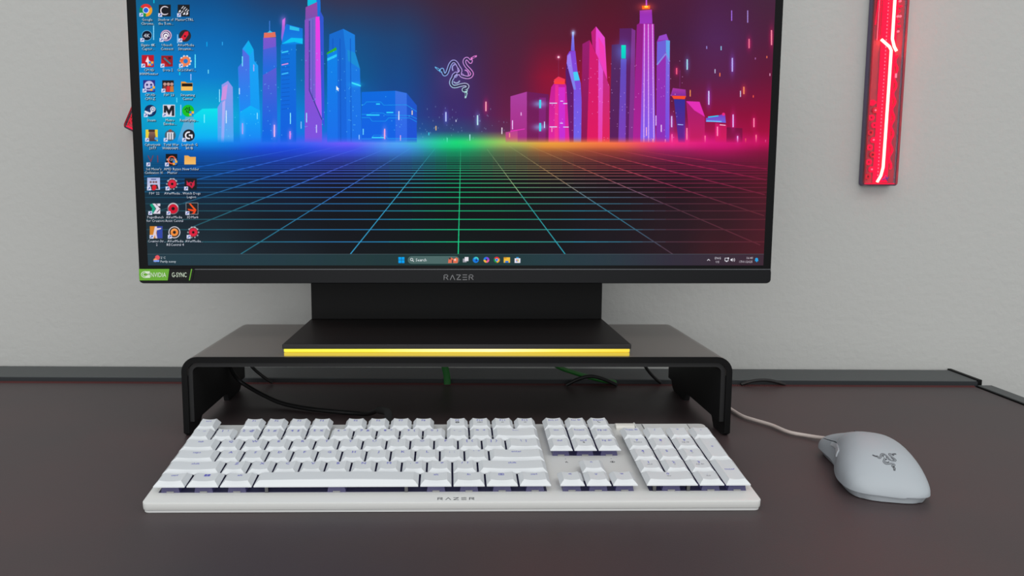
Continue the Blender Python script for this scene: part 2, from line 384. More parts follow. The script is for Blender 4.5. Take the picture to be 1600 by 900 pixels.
ROWS = {  # these stops and the taskbar's have wall reflections off the glass painted in
 -120: [(8, 50, 90), (10, 45, 85), (25, 40, 70), (35, 36, 58), (36, 32, 54), (42, 26, 42), (44, 24, 36), (48, 20, 34), (52, 14, 30), (50, 16, 38), (50, 20, 46), (46, 22, 42)],
 0: [(10, 95, 140), (5, 80, 140), (30, 60, 105), (50, 50, 80), (50, 45, 75), (62, 35, 55), (65, 35, 48), (70, 30, 48), (80, 20, 40), (75, 25, 55), (75, 30, 70), (70, 35, 60)],
 60: [(0, 120, 175), (0, 105, 180), (0, 90, 160), (15, 75, 130), (25, 65, 115), (55, 38, 80), (75, 30, 55), (90, 22, 48), (95, 15, 45), (70, 25, 60), (80, 35, 85), (80, 28, 60)],
 120: [(0, 135, 215), (0, 125, 205), (0, 110, 180), (0, 88, 145), (15, 70, 135), (55, 38, 90), (85, 25, 60), (140, 12, 50), (150, 15, 55), (85, 25, 60), (90, 30, 75), (100, 20, 55)],
 180: [(0, 160, 205), (0, 180, 215), (0, 130, 220), (0, 110, 200), (20, 70, 150), (60, 40, 110), (100, 25, 70), (130, 10, 60), (140, 15, 60), (110, 20, 65), (140, 10, 60), (140, 10, 55)],
 205: [(0, 150, 200), (0, 165, 215), (0, 125, 225), (20, 105, 215), (20, 85, 170), (45, 70, 120), (95, 40, 80), (140, 30, 65), (160, 40, 65), (150, 25, 90), (165, 10, 75), (160, 10, 60)],
 222: [(0, 130, 190), (0, 140, 230), (40, 100, 240), (110, 90, 250), (80, 165, 245), (20, 215, 120), (180, 190, 90), (240, 160, 60), (250, 120, 70), (240, 40, 130), (215, 20, 120), (190, 15, 85)],
 230: [(0, 118, 175), (0, 115, 210), (25, 80, 230), (75, 80, 240), (70, 150, 240), (15, 195, 115), (140, 150, 85), (215, 135, 55), (215, 100, 60), (205, 35, 120), (200, 15, 110), (165, 12, 75)],
 238: [(0, 105, 155), (0, 85, 180), (20, 60, 200), (50, 70, 215), (55, 115, 205), (12, 130, 85), (90, 90, 60), (135, 75, 45), (135, 55, 45), (140, 28, 85), (160, 15, 85), (130, 15, 60)],
 255: [(5, 75, 110), (0, 60, 130), (10, 40, 125), (18, 28, 95), (16, 38, 80), (8, 42, 38), (34, 30, 30), (45, 26, 30), (48, 20, 32), (62, 18, 42), (82, 18, 50), (95, 18, 45)],
 290: [(15, 50, 70), (10, 40, 70), (10, 25, 55), (12, 15, 35), (10, 16, 26), (8, 13, 16), (13, 12, 15), (16, 12, 16), (23, 13, 20), (36, 16, 26), (52, 20, 32), (78, 22, 36)],
 340: [(28, 44, 52), (22, 34, 44), (15, 20, 30), (13, 15, 22), (12, 14, 20), (10, 12, 16), (14, 12, 16), (18, 14, 18), (26, 18, 24), (36, 22, 30), (48, 24, 32), (70, 26, 38)],
 397: [(34, 52, 62), (30, 46, 56), (22, 30, 38), (16, 20, 26), (14, 20, 24), (12, 24, 24), (14, 18, 22), (18, 18, 24), (26, 22, 30), (40, 24, 32), (60, 26, 34), (76, 28, 38)],
 430: [(34, 52, 62), (30, 46, 56), (22, 30, 38), (16, 20, 26), (14, 20, 24), (12, 24, 24), (14, 18, 22), (18, 18, 24), (26, 22, 30), (40, 24, 32), (60, 26, 34), (76, 28, 38)]}
_ys = sorted(ROWS)
IMG = np.zeros((TH, TW, 3), np.float32)
for c in range(3):
    tab = np.array([[ROWS[y][i][c] for i in range(len(CX))] for y in _ys], np.float32)
    # smooth along y for each column stop, then blend along x
    iy = np.clip(np.searchsorted(_ys, QY) - 1, 0, len(_ys) - 2); ya = np.array(_ys)
    fy = np.clip((QY - ya[iy]) / (ya[iy + 1] - ya[iy]), 0, 1)
    xa = np.array(CX); ix = np.clip(np.searchsorted(CX, QX) - 1, 0, len(CX) - 2)
    fx = np.clip((QX - xa[ix]) / (xa[ix + 1] - xa[ix]), 0, 1); fx = fx * fx * (3 - 2 * fx)
    IMG[..., c] = (tab[iy, ix] * (1 - fx) + tab[iy, ix + 1] * fx) * (1 - fy) + (tab[iy + 1, ix] * (1 - fx) + tab[iy + 1, ix + 1] * fx) * fy

SS = 3
def cover(polys, x0, y0, x1, y1):
    """coverage of polygons (texel coordinates, even-odd) over a box"""
    xs = x0 + (np.arange((x1 - x0) * SS) + .5) / SS; yv = y0 + (np.arange((y1 - y0) * SS) + .5) / SS
    ins = np.zeros((len(yv), len(xs)), bool)
    for poly in polys:
        n = len(poly)
        for i in range(n):
            ax, ay = poly[i]; bx_, by = poly[(i + 1) % n]
            if ay == by: continue
            r = (yv >= min(ay, by)) & (yv < max(ay, by))
            if not r.any(): continue
            xc = ax + (yv[r] - ay) * (bx_ - ax) / (by - ay)
            ins[r] ^= xs[None, :] < xc[:, None]
    return ins.reshape(y1 - y0, SS, x1 - x0, SS).mean((1, 3)).astype(np.float32)
def clipbox(pts, pad=1):
    xs = [p[0] for p in pts]; ys_ = [p[1] for p in pts]
    return (max(0, int(min(xs)) - pad), max(0, int(min(ys_)) - pad), min(TW, int(max(xs)) + 2 + pad), min(TH, int(max(ys_)) + 2 + pad))
def put(a, box, col, col2=None, alpha=1.0):
    x0, y0, x1, y1 = box
    if x1 <= x0 or y1 <= y0: return
    c = np.array(col, np.float32)
    if col2 is not None:
        f = np.linspace(0, 1, y1 - y0, dtype=np.float32)[:, None, None]; c = c * (1 - f) + np.array(col2, np.float32) * f
    a = (a * alpha)[..., None]
    IMG[y0:y1, x0:x1] = IMG[y0:y1, x0:x1] * (1 - a) + c * a
def poly(pts, col, col2=None, alpha=1.0):
    q = [P(*p) for p in pts]; b = clipbox(q)
    if b[2] > b[0] and b[3] > b[1]: put(cover([q], *b), b, col, col2, alpha)
def rect(x0, y0, x1, y1, col, col2=None, alpha=1.0): poly([(x0, y0), (x1, y0), (x1, y1), (x0, y1)], col, col2, alpha)
def disc(x, y, r, col, r2=None, alpha=1.0, a0=0, a1=360):
    n = 28; pts = [(x + r * math.cos(math.radians(a0 + (a1 - a0) * k / n)), y + r * math.sin(math.radians(a0 + (a1 - a0) * k / n))) for k in range(n + 1)]
    if r2: pts += [(x + r2 * math.cos(math.radians(a0 + (a1 - a0) * k / n)), y + r2 * math.sin(math.radians(a0 + (a1 - a0) * k / n))) for k in range(n, -1, -1)]
    elif a1 - a0 < 360: pts.append((x, y))
    poly(pts, col, None, alpha)
def line(pts, wd, col, alpha=1.0):
    for (ax, ay), (bx_, by) in zip(pts[:-1], pts[1:]):
        l = math.hypot(bx_ - ax, by - ay) or 1; nx, ny = -(by - ay) / l * wd / 2, (bx_ - ax) / l * wd / 2
        poly([(ax + nx, ay + ny), (bx_ + nx, by + ny), (bx_ - nx, by - ny), (ax - nx, ay - ny)], col, None, alpha)
def glow(x, y, rx_, ry_, col, k=0.6):
    q = [P(x - 3 * rx_, y - 3 * ry_), P(x + 3 * rx_, y + 3 * ry_)]; b = clipbox(q)
    if b[2] <= b[0] or b[3] <= b[1]: return
    gx = (QX[b[1]:b[3], b[0]:b[2]] - x) / rx_; gy = (QY[b[1]:b[3], b[0]:b[2]] - y) / ry_
    a = (np.exp(-(gx ** 2 + gy ** 2) / 1.6) * k)[..., None]
    s_ = IMG[b[1]:b[3], b[0]:b[2]]; c = np.array(col, np.float32)
    IMG[b[1]:b[3], b[0]:b[2]] = s_ + (255 - s_) * a * (c / 255)
def streak(x, y0, y1, col, wd=1.6, g=None):
    if g: glow(x, (y0 + y1) / 2, 3.0, (y1 - y0) * .55, g, 0.45)
    rect(x - wd / 2, y0, x + wd / 2, y1, col)
def Z(off, pts): return [(off[0] + p[0] / 4, off[1] + p[1] / 4) for p in pts]
A, B, C_ = (180, 0), (540, 0), (860, 0)

# --- floor grid
LINES_Y = [378, 358.8, 342.8, 329.5, 318.3, 308.5, 300.3, 293, 286.3, 280.3, 275, 270.5, 266.3, 262.5, 259.2, 255.9, 252.9, 250.2, 247.7, 245.4, 243.3, 241.4, 239.6, 238, 236.4, 235]
LX = [212, 300, 400, 520, 600, 655, 712, 790, 850, 905, 980, 1050, 1205]
LO = [(36, 66, 76), (36, 88, 102), (40, 118, 140), (40, 125, 185), (35, 140, 190), (25, 190, 165), (22, 215, 140), (30, 195, 140), (50, 160, 150), (45, 150, 180), (55, 110, 135), (78, 48, 62), (98, 36, 48)]
HI = [(0, 90, 150), (15, 95, 185), (40, 100, 210), (80, 105, 240), (80, 140, 245), (60, 190, 220), (30, 225, 150), (150, 195, 130), (200, 160, 100), (205, 110, 85), (190, 65, 80), (165, 35, 80), (130, 20, 60)]
def lcol(x, y):
    f = min(1, max(0, (y - 262) / 60)); hi = [np.interp(x, LX, [c[k] for c in HI]) for k in range(3)]; lo = [np.interp(x, LX, [c[k] for c in LO]) for k in range(3)]
    return tuple(a * (1 - f) + b * f for a, b in zip(hi, lo))
for y in LINES_Y:
    wd = 0.9 + (y - 235) / 200; al = min(0.85, 0.15 + (y - 235) / 40)
    for x in range(212, 1206, 18): rect(x, y - wd / 2, x + 18.2, y + wd / 2, lcol(x + 9, y), None, al)
for (x0, y0), (x1, y1) in (((720, 226), (716, 397)), ((680, 232), (547.5, 397)), ((761, 233), (883, 397)), ((641, 232), (376, 397)), ((795, 228), (1051, 397)),
                           ((612, 229), (300, 355)), ((580, 226), (240, 332)), ((540, 226), (225, 300)), ((480, 230), (222, 277)), ((828, 228), (1188, 383)), ((862, 229), (1194, 337)), ((905, 232), (1195, 304)), ((950, 232), (1197, 281)), ((1000, 236), (1198, 264))):
    n = 14
    for k in range(n):
        f0, f1 = k / n, (k + 1) / n; ya, yb = y0 + (y1 - y0) * f0, y0 + (y1 - y0) * f1; xa_, xb = x0 + (x1 - x0) * f0, x0 + (x1 - x0) * f1
        c = lcol((xa_ + xb) / 2, ya)
        if x0 == 761: c = tuple(0.55 * a + 0.45 * b for a, b in zip(c, (215, 200, 150) if ya < 300 else (40, 165, 195)))
        if x0 == 680: c = tuple(0.6 * a + 0.4 * b for a, b in zip(c, (70, 200, 235)))
        line([(xa_, ya), (xb, yb)], 0.8 + 0.9 * f1, c, min(0.95, 0.25 + f0 * 2))

# --- left city
poly(Z(A, [(440, 730), (490, 730), (500, 890), (385, 890)]), (120, 175, 205), (110, 165, 225), .8)
poly(Z(A, [(490, 720), (545, 680), (645, 677), (640, 890), (495, 890)]), (0, 228, 236), (0, 165, 245))
poly(Z(A, [(665, 530), (705, 505), (735, 545), (740, 890), (640, 890), (640, 670), (665, 630)]), (150, 150, 235), (70, 170, 245))
poly(Z(A, [(672, 545), (703, 525), (693, 620), (660, 630)]), (205, 145, 225))
poly(Z(A, [(670, 640), (688, 625), (680, 890), (662, 890)]), (190, 170, 240), (130, 170, 250))
poly(Z(A, [(795, 305), (833, 252), (865, 310), (870, 380), (893, 410), (910, 890), (780, 890), (768, 420), (795, 390)]), (25, 165, 245), (0, 150, 245))
poly(Z(A, [(795, 305), (838, 350), (845, 660), (780, 700), (768, 420), (795, 390)]), (85, 105, 225), (20, 140, 245))
poly(Z(A, [(833, 252), (865, 310), (838, 350), (812, 300)]), (0, 175, 235))
poly(Z(A, [(780, 700), (845, 660), (905, 690), (910, 890), (780, 890)]), (0, 180, 250), (20, 130, 245))
poly(Z(A, [(925, 235), (1005, 235), (1015, 890), (918, 890)]), (125, 85, 205), (0, 105, 230))
poly(Z(A, [(925, 310), (1008, 290), (1010, 420), (922, 470)]), (75, 95, 215), (20, 110, 225))
poly(Z(A, [(930, 205), (1000, 200), (1005, 232), (928, 237)]), (228, 112, 92))
line(Z(A, [(965, 130), (965, 200)]), 1.2, (70, 130, 225)); poly(Z(A, [(950, 205), (967, 190), (985, 203)]), (70, 190, 230))
poly(Z(A, [(1035, 280), (1130, 272), (1132, 890), (1033, 890)]), (0, 115, 215), (10, 95, 225))
for k in range(14): line(Z(A, [(1040, 345 + k * 26), (1090, 340 + k * 26)]), 0.9, (0, 80, 180), .7)
for yy, cc in ((325, (60, 210, 250)), (402, (215, 140, 220)), (460, (60, 190, 250))): line(Z(A, [(1040, yy + 4), (1082, yy - 5)]), 2.0, cc)
poly(Z(A, [(1050, 190), (1070, 150), (1172, 178), (1172, 275), (1040, 278)]), (15, 105, 215), (0, 135, 230))
poly(Z(A, [(1040, 275), (1100, 236), (1172, 240), (1172, 275), (1120, 262)]), (0, 195, 245))
poly(Z(A, [(1090, 160), (1150, 175), (1150, 195), (1090, 185)]), (40, 190, 235))
poly(Z(A, [(1045, 125), (1063, 110), (1060, 180), (1042, 262), (1037, 235)]), (205, 90, 205), (120, 110, 230)); glow(*Z(A, [(1050, 130)])[0], 4, 6, (180, 60, 220), .5)
poly(Z(A, [(1338, 215), (1425, 180), (1498, 218), (1500, 330), (1530, 430), (1540, 890), (1325, 890)]), (15, 105, 205), (15, 100, 225))
poly(Z(A, [(1425, 180), (1498, 218), (1500, 330), (1530, 430), (1540, 890), (1448, 890), (1440, 320)]), (20, 125, 222), (20, 110, 235))
poly(Z(A, [(1500, 330), (1530, 430), (1455, 380), (1450, 310)]), (20, 140, 215))
for xx in (1360, 1405, 1470): line(Z(A, [(xx, 240), (xx + 5, 890)]), 1.6, (5, 80, 185), .6)
poly(Z(A, [(1325, 340), (1388, 310), (1392, 890), (1325, 890)]), (0, 130, 232), (20, 110, 235))
poly(Z(A, [(1320, 342), (1325, 328), (1380, 295), (1385, 312)]), (45, 175, 40)); poly(Z(A, [(1325, 365), (1385, 337), (1385, 354), (1325, 382)]), (40, 200, 250))
poly(Z(A, [(1478, 512), (1535, 532), (1535, 542), (1478, 522)]), (60, 215, 250)); glow(*Z(A, [(1505, 528)])[0], 7, 3, (0, 180, 255), .5)
poly(Z(A, [(1202, -8), (1258, -8), (1258, 28), (1202, 38)]), (0, 190, 225)); poly(Z(A, [(1258, -8), (1282, -8), (1285, 105), (1258, 105)]), (20, 110, 215))
poly(Z(A, [(1190, 45), (1262, 12), (1265, 105), (1188, 128)]), (150, 70, 165), (120, 80, 175))
poly(Z(A, [(1185, 125), (1252, 105), (1292, 750), (1292, 890), (1185, 890)]), (112, 105, 195), (125, 85, 225))
poly(Z(A, [(1185, 125), (1212, 120), (1212, 560), (1292, 740), (1292, 890), (1185, 890)]), (135, 80, 190), (125, 80, 225))
poly(Z(A, [(1252, 105), (1278, 103), (1292, 750), (1252, 650)]), (245, 55, 225), (165, 95, 245))
poly(Z(A, [(1278, 60), (1302, 108), (1308, 800), (1294, 760), (1278, 104)]), (45, 85, 205), (55, 80, 225))
line(Z(A, [(1214, 130), (1214, 565), (1292, 748)]), 1.6, (60, 60, 150)); line(Z(A, [(1235, 120), (1235, 600)]), 1.2, (90, 90, 190))
poly(Z(B, [(100, 575), (310, 567), (382, 582), (445, 660), (445, 890), (100, 890)]), (0, 105, 222), (10, 95, 230))
poly(Z(B, [(310, 567), (382, 582), (384, 890), (312, 890)]), (55, 115, 228), (40, 100, 235)); poly(Z(B, [(382, 582), (445, 660), (445, 890), (384, 890)]), (25, 85, 200), (25, 80, 215))
for pts in ([(100, 655), (115, 655), (130, 637), (220, 637), (238, 657), (380, 655), (445, 698)], [(100, 715), (150, 715), (165, 705), (235, 707), (250, 718), (400, 722), (445, 742)], [(100, 735), (150, 735), (165, 757), (250, 757), (268, 737), (400, 737), (445, 762)], [(100, 868), (160, 868), (175, 845), (250, 845), (262, 866), (445, 866)]):
    line(Z(B, pts), 0.8, (20, 165, 240), .9)
for x0, x1, yy in ((130, 212, 719), (255, 298, 703), (190, 215, 650), (165, 240, 860)): line(Z(B, [(x0, yy), (x1, yy)]), 2.0, (50, 220, 255))
# --- right city
poly(Z(B, [(1133, 573), (1270, 590), (1270, 890), (1133, 890)]), (108, 22, 88), (120, 25, 90))
poly(Z(B, [(1030, 602), (1133, 573), (1133, 890), (1030, 890)]), (172, 62, 160), (165, 40, 130)); poly(Z(B, [(1000, 826), (1075, 815), (1075, 890), (1000, 890)]), (185, 60, 150), (200, 90, 110)); line(Z(B, [(1030, 820), (1120, 806)]), 1.2, (240, 50, 190))
poly(Z(B, [(1210, 610), (1252, 610), (1250, 890), (1205, 890)]), (130, 30, 120), (130, 30, 110))
for yy in (650, 795): glow(*Z(B, [(1212, yy)])[0], 8, 4, (60, 190, 255), .6); rect(*Z(B, [(1210, yy - 26)])[0], *Z(B, [(1222, yy + 26)])[0], (60, 225, 245))
line(Z(B, [(1331, 360), (1331, 480)]), 0.7, (130, 40, 80)); disc(*Z(B, [(1331, 357)])[0], 1.8, (245, 190, 210)); glow(*Z(B, [(1331, 357)])[0], 3, 3, (255, 120, 170), .4)
poly(Z(B, [(1285, 545), (1303, 520), (1372, 520), (1385, 550), (1400, 570), (1402, 890), (1268, 890), (1272, 640)]), (198, 25, 150), (225, 35, 160))
poly(Z(B, [(1330, 545), (1372, 545), (1372, 890), (1335, 890)]), (215, 40, 200), (195, 45, 215)); poly(Z(B, [(1310, 530), (1330, 530), (1328, 890), (1305, 890)]), (232, 40, 150), (240, 50, 150))
poly(Z(B, [(1303, 498), (1330, 478), (1372, 495), (1370, 527), (1303, 525)]), (235, 45, 95), (255, 70, 45))
for x0, x1, yy in ((1275, 1322, 645), (1342, 1360, 632), (1360, 1395, 647), (1275, 1322, 793), (1340, 1358, 770), (1360, 1397, 794)): line(Z(B, [(x0, yy), (x1, yy)]), 1.3, (215, 235, 255))
poly(Z(B, [(1380, 390), (1390, 400), (1425, 530), (1425, 890), (1400, 890), (1375, 450)]), (82, 22, 105), (120, 20, 110))
poly(Z(B, [(1385, 345), (1400, 320), (1436, 318), (1450, 450), (1470, 520), (1488, 890), (1425, 890), (1425, 530), (1382, 395)]), (135, 65, 215), (110, 100, 235))
poly(Z(B, [(1385, 350), (1405, 330), (1420, 440), (1440, 560), (1425, 560), (1382, 395)]), (165, 120, 240), (120, 130, 235)); poly(Z(B, [(1422, 450), (1450, 448), (1464, 502), (1430, 505)]), (70, 205, 245))
poly(Z(B, [(1416, 200), (1426, 200), (1432, 318), (1408, 318)]), (130, 140, 245), (110, 90, 225)); glow(*Z(B, [(1423, 205)])[0], 2.6, 3.5, (140, 200, 255), .8)
poly(Z(C_, [(200, 275), (245, 250), (245, 890), (192, 890)]), (150, 25, 110), (140, 15, 80)); poly(Z(C_, [(245, 250), (300, 365), (300, 890), (228, 890), (240, 500)]), (205, 22, 115), (225, 20, 95))
poly(Z(C_, [(255, 200), (285, 165), (285, 330), (262, 285)]), (190, 25, 120)); poly(Z(C_, [(285, 165), (340, 235), (355, 500), (300, 365), (283, 330)]), (232, 75, 215), (240, 55, 175))
poly(Z(C_, [(300, 230), (335, 290), (345, 440), (310, 370)]), (250, 55, 165), (240, 60, 190), .8)
poly(Z(C_, [(300, 365), (330, 440), (326, 890), (298, 890)]), (222, 85, 215), (235, 60, 170)); poly(Z(C_, [(330, 440), (370, 540), (370, 890), (324, 890)]), (190, 40, 135), (225, 30, 90))
poly(Z(C_, [(432, 178), (515, 176), (515, 890), (425, 890)]), (88, 30, 98), (95, 25, 100)); poly(Z(C_, [(383, 280), (440, 275), (440, 890), (370, 890)]), (78, 40, 98), (90, 25, 90))
poly(Z(C_, [(508, 178), (532, 190), (522, 890), (488, 890)]), (125, 50, 140), (130, 45, 140)); poly(Z(C_, [(440, 368), (475, 368), (470, 890), (424, 890)]), (92, 75, 190), (125, 60, 185))
glow(*Z(C_, [(455, 325)])[0], 9, 12, (30, 120, 255), .5); poly(Z(C_, [(443, 282), (472, 282), (471, 366), (443, 366)]), (0, 228, 200), (0, 200, 200))
poly(Z(C_, [(555, 145), (575, 60), (590, 150), (572, 890), (515, 890), (540, 155)]), (140, 25, 130), (175, 30, 150)); poly(Z(C_, [(558, 66), (634, 60), (638, 148), (558, 148)]), (150, 45, 175), (160, 50, 190))
poly(Z(C_, [(580, 148), (648, 150), (656, 890), (562, 890)]), (185, 45, 180), (125, 95, 240))
for xx in (588, 612, 638): line(Z(C_, [(xx, 150), (xx + (xx - 605) * .25, 890)]), 1.3, (235, 190, 250), .9)
line(Z(C_, [(600, 0), (600, 36)]), 2.2, (190, 80, 220)); poly(Z(C_, [(572, 36), (622, 34), (622, 56), (574, 58)]), (255, 90, 20)); rect(*Z(C_, [(588, 36)])[0], *Z(C_, [(610, 48)])[0], (255, 215, 70)); glow(*Z(C_, [(597, 44)])[0], 9, 5, (255, 70, 30), .6)
poly(Z(C_, [(665, 260), (680, 225), (725, 212), (740, 250), (747, 255), (745, 890), (660, 890)]), (150, 45, 175), (140, 45, 185))
poly(Z(C_, [(668, 262), (722, 250), (722, 325), (665, 400)]), (110, 95, 215)); poly(Z(C_, [(722, 250), (747, 254), (745, 385), (722, 330)]), (95, 165, 235)); poly(Z(C_, [(722, 340), (745, 395), (742, 890), (718, 890)]), (125, 110, 225), (120, 70, 220))
line(Z(C_, [(666, 405), (722, 335), (745, 385)]), 2.2, (130, 140, 230)); poly(Z(C_, [(680, 225), (725, 212), (736, 248), (672, 252)]), (150, 70, 200))
line(Z(C_, [(810, 440), (808, 552)]), 0.8, (120, 35, 110)); poly(Z(C_, [(750, 600), (765, 550), (845, 560), (848, 605)]), (175, 55, 165), (120, 40, 150)); poly(Z(C_, [(757, 598), (848, 600), (840, 620), (770, 618)]), (248, 75, 40))
poly(Z(C_, [(772, 620), (842, 622), (842, 890), (800, 890)]), (52, 45, 150), (110, 30, 140)); line(Z(C_, [(795, 778), (830, 780)]), 1.2, (170, 200, 255))
poly(Z(C_, [(848, 632), (932, 636), (965, 728), (965, 890), (872, 890)]), (160, 25, 110), (200, 25, 95)); poly(Z(C_, [(848, 632), (932, 636), (966, 730), (900, 690)]), (228, 45, 180))
poly(Z(C_, [(1030, 770), (1102, 780), (1100, 890), (1030, 890)]), (190, 20, 90), (215, 25, 95)); poly(Z(C_, [(1102, 795), (1200, 802), (1200, 890), (1100, 890)]), (115, 12, 62), (150, 15, 75))
poly(Z(C_, [(972, 738), (1092, 712), (1097, 768), (1020, 762), (972, 762)]), (125, 60, 190), (110, 110, 225)); line(Z(C_, [(985, 732), (1050, 724)]), 1.8, (40, 210, 245)); line(Z(C_, [(975, 756), (1070, 760)]), 1.8, (110, 200, 250)); disc(*Z(C_, [(1082, 714)])[0], 2.4, (235, 40, 130))
line(Z(C_, [(1058, 780), (1095, 783)]), 1.2, (255, 215, 235))
# lit windows and falling light
rs = np.random.RandomState(3)
for k in range(150):
    x = rs.uniform(330, 650); y = rs.uniform(70, 218)
    if y > 150 or 380 < x < 560: rect(x, y, x + .9, y + 1.2, (120, 225, 255), None, .75)
for k in range(150):
    x = rs.uniform(862, 1070); y = rs.uniform(60, 218)
    if y > 90: rect(x, y, x + .9, y + 1.1, (235, 190, 255), None, .7)
for off, xx, y0, y1, c, g in ((A, 240, 150, 250, (140, 215, 250), None), (A, 390, 215, 270, (150, 205, 250), None), (A, 500, 340, 425, (110, 245, 255), None), (A, 403, 405, 470, (0, 225, 250), None), (A, 473, 462, 502, (165, 190, 250), None), (A, 573, 262, 290, (0, 165, 235), None), (A, 670, 262, 283, (40, 165, 235), None),
    (A, 795, 352, 415, (120, 235, 255), None), (A, 866, 405, 445, (190, 165, 240), None), (A, 652, 558, 638, (150, 220, 255), None), (A, 776, 550, 590, (190, 225, 255), None), (A, 410, 655, 722, (160, 200, 245), None), (A, 557, 715, 768, (120, 240, 255), None), (A, 694, 690, 770, (210, 235, 255), None), (A, 888, 705, 745, (140, 220, 255), None), (A, 1095, 705, 775, (140, 240, 255), None), (A, 1196, 705, 765, (150, 235, 255), None),
    (A, 1162, 760, 805, (150, 190, 255), None), (A, 1258, 780, 830, (200, 200, 255), None), (A, 995, 780, 855, (250, 190, 240), (255, 90, 200)), (A, 1093, 820, 870, (230, 140, 240), (255, 60, 200)), (A, 796, 770, 838, (180, 160, 250), (160, 120, 255)), (A, 385, 610, 640, (90, 215, 245), None), (A, 582, 435, 460, (120, 220, 245), None), (A, 242, 0, 20, (0, 205, 235), None),
    (B, 627, 700, 760, (190, 205, 255), (60, 90, 255)), (B, 877, 635, 695, (255, 175, 190), (255, 0, 60)), (B, 825, 720, 782, (190, 235, 240), (80, 170, 255)), (B, 977, 797, 838, (235, 225, 235), None), (B, 565, 787, 815, (235, 190, 130), None), (B, 777, 840, 880, (170, 225, 230), None), (B, 635, 862, 890, (120, 240, 210), None), (B, 333, 695, 750, (240, 235, 255), None), (B, 416, 690, 718, (255, 225, 190), None), (B, 244, 805, 870, (255, 170, 220), (240, 90, 220)), (B, 343, 845, 880, (235, 170, 225), None), (B, 520, 828, 846, (60, 205, 230), None), (B, 110, 805, 842, (120, 225, 255), None), (B, 85, 842, 872, (150, 200, 255), None), (B, 690, 748, 762, (210, 215, 240), None), (B, 1043, 752, 808, (235, 200, 250), None), (B, 1097, 702, 722, (235, 190, 240), None), (B, 1243, 760, 800, (190, 230, 255), None), (B, 1289, 795, 825, (250, 150, 200), None), (B, 1025, 832, 858, (250, 160, 130), None),
    (C_, 1133, 65, 130, (165, 110, 235), None), (C_, 1233, 65, 142, (170, 145, 225), None), (C_, 1382, 188, 282, (255, 140, 165), (235, 0, 50)), (C_, 1242, 243, 302, (245, 120, 150), (235, 0, 60)), (C_, 1137, 362, 448, (195, 185, 255), (90, 70, 255)), (C_, 855, 370, 436, (170, 235, 245), (40, 130, 220)), (C_, 990, 568, 655, (215, 210, 255), (90, 70, 255)), (C_, 789, 425, 465, (245, 95, 130), (235, 0, 80)), (C_, 977, 288, 306, (150, 140, 215), None), (C_, 1067, 288, 314, (140, 205, 235), None), (C_, 1029, 432, 458, (190, 190, 225), None), (C_, 1059, 455, 478, (250, 120, 70), None), (C_, 874, 562, 604, (245, 150, 80), None), (C_, 1188, 567, 606, (205, 195, 225), None), (C_, 1209, 542, 588, (250, 150, 100), (240, 60, 30)), (C_, 1268, 595, 610, (245, 90, 70), None), (C_, 1372, 458, 475, (215, 150, 185), None), (C_, 1353, 350, 364, (240, 120, 80), None), (C_, 1281, 360, 372, (165, 105, 165), None),
    (C_, 1142, 715, 795, (225, 190, 255), (235, 30, 160)), (C_, 1272, 738, 795, (255, 140, 175), (245, 0, 90)), (C_, 758, 725, 795, (215, 200, 255), (120, 60, 240)), (C_, 660, 722, 785, (220, 190, 255), None), (C_, 693, 780, 825, (235, 210, 255), None), (C_, 600, 795, 850, (250, 170, 220), None), (C_, 853, 800, 875, (255, 140, 170), (255, 30, 120)), (C_, 1044, 792, 850, (255, 150, 190), (255, 0, 100)), (C_, 1170, 850, 890, (240, 190, 250), (240, 60, 200)), (C_, 967, 848, 890, (255, 120, 160), (255, 0, 100)), (C_, 1286, 842, 890, (255, 130, 150), (255, 0, 90)), (C_, 760, 838, 890, (255, 110, 180), (255, 0, 120)), (C_, 1345, 875, 890, (255, 130, 180), None), (C_, 640, 868, 890, (250, 200, 220), None), (C_, 718, 870, 890, (245, 180, 230), None), (C_, 1220, 865, 890, (255, 120, 90), None)):
    (px, py0), (_, py1) = Z(off, [(xx, y0), (xx, y1)]); streak(px, py0, py1, c, 1.9 if g else 1.5, g)
for k in range(50):
    x = rs.uniform(655, 800); y = rs.uniform(165, 218); rect(x, y, x + .8, y + rs.uniform(1, 3), (150, 190, 220), None, .5)
# horizon haze over the feet of the towers
hz = np.clip(1 - np.abs(QY - 222) / 9, 0, 1) ** 1.5 * 0.75
hr = np.stack([np.interp(QX, CX, [c[k] for c in ROWS[222]]) for k in range(3)], -1)
IMG = IMG * (1 - hz[..., None]) + hr * hz[..., None]

# --- glowing emblem
def eP(p): return (712 + (p[0] - 450) / 11.25, 120 + (p[1] - 450) / 11.25)
def ecol(p):
    f = min(1, max(0, (p[0] - 100) / 700)); g = min(1, max(0, (p[1] - 420) / 330))
    a = np.array((105, 190, 240)) * (1 - f) + np.array((240, 130, 215)) * f
    return tuple(a * (1 - g) + np.array((165, 228, 215)) * g)
def smooth2(pts, n=5): return [(p.x, p.y) for p in catmull([(a, b, 0) for a, b in pts], n)]
glow(708, 119, 22, 22, (110, 90, 200), .14)
for wd, dark in ((5.2, 0), (2.5, 1)):
    for body in EMB_BODY:
        q = smooth2(body)
        for a, b in zip(q[:-1], q[1:]):
            c = (44, 38, 76) if dark else ecol(a); line([eP(a), eP(b)], wd, c); disc(*eP(b), wd / 2, c)
for i, hd in enumerate(EMB_HEAD):
    poly([eP(p) for p in hd], ecol(hd[0])); m_ = np.mean(hd, 0); poly([eP(m_ + (np.array(p) - m_) * .45) for p in hd], (44, 40, 80))
for pt in EMB_PETAL:
    poly([eP(p) for p in pt], ecol(pt[0])); m_ = np.mean(pt, 0); poly([eP(m_ + (np.array(p) - m_) * .35) for p in pt], (44, 38, 76))
for mo in EMB_MOON: line([eP(p) for p in smooth2(mo)], 2.0, ecol(mo[1]))

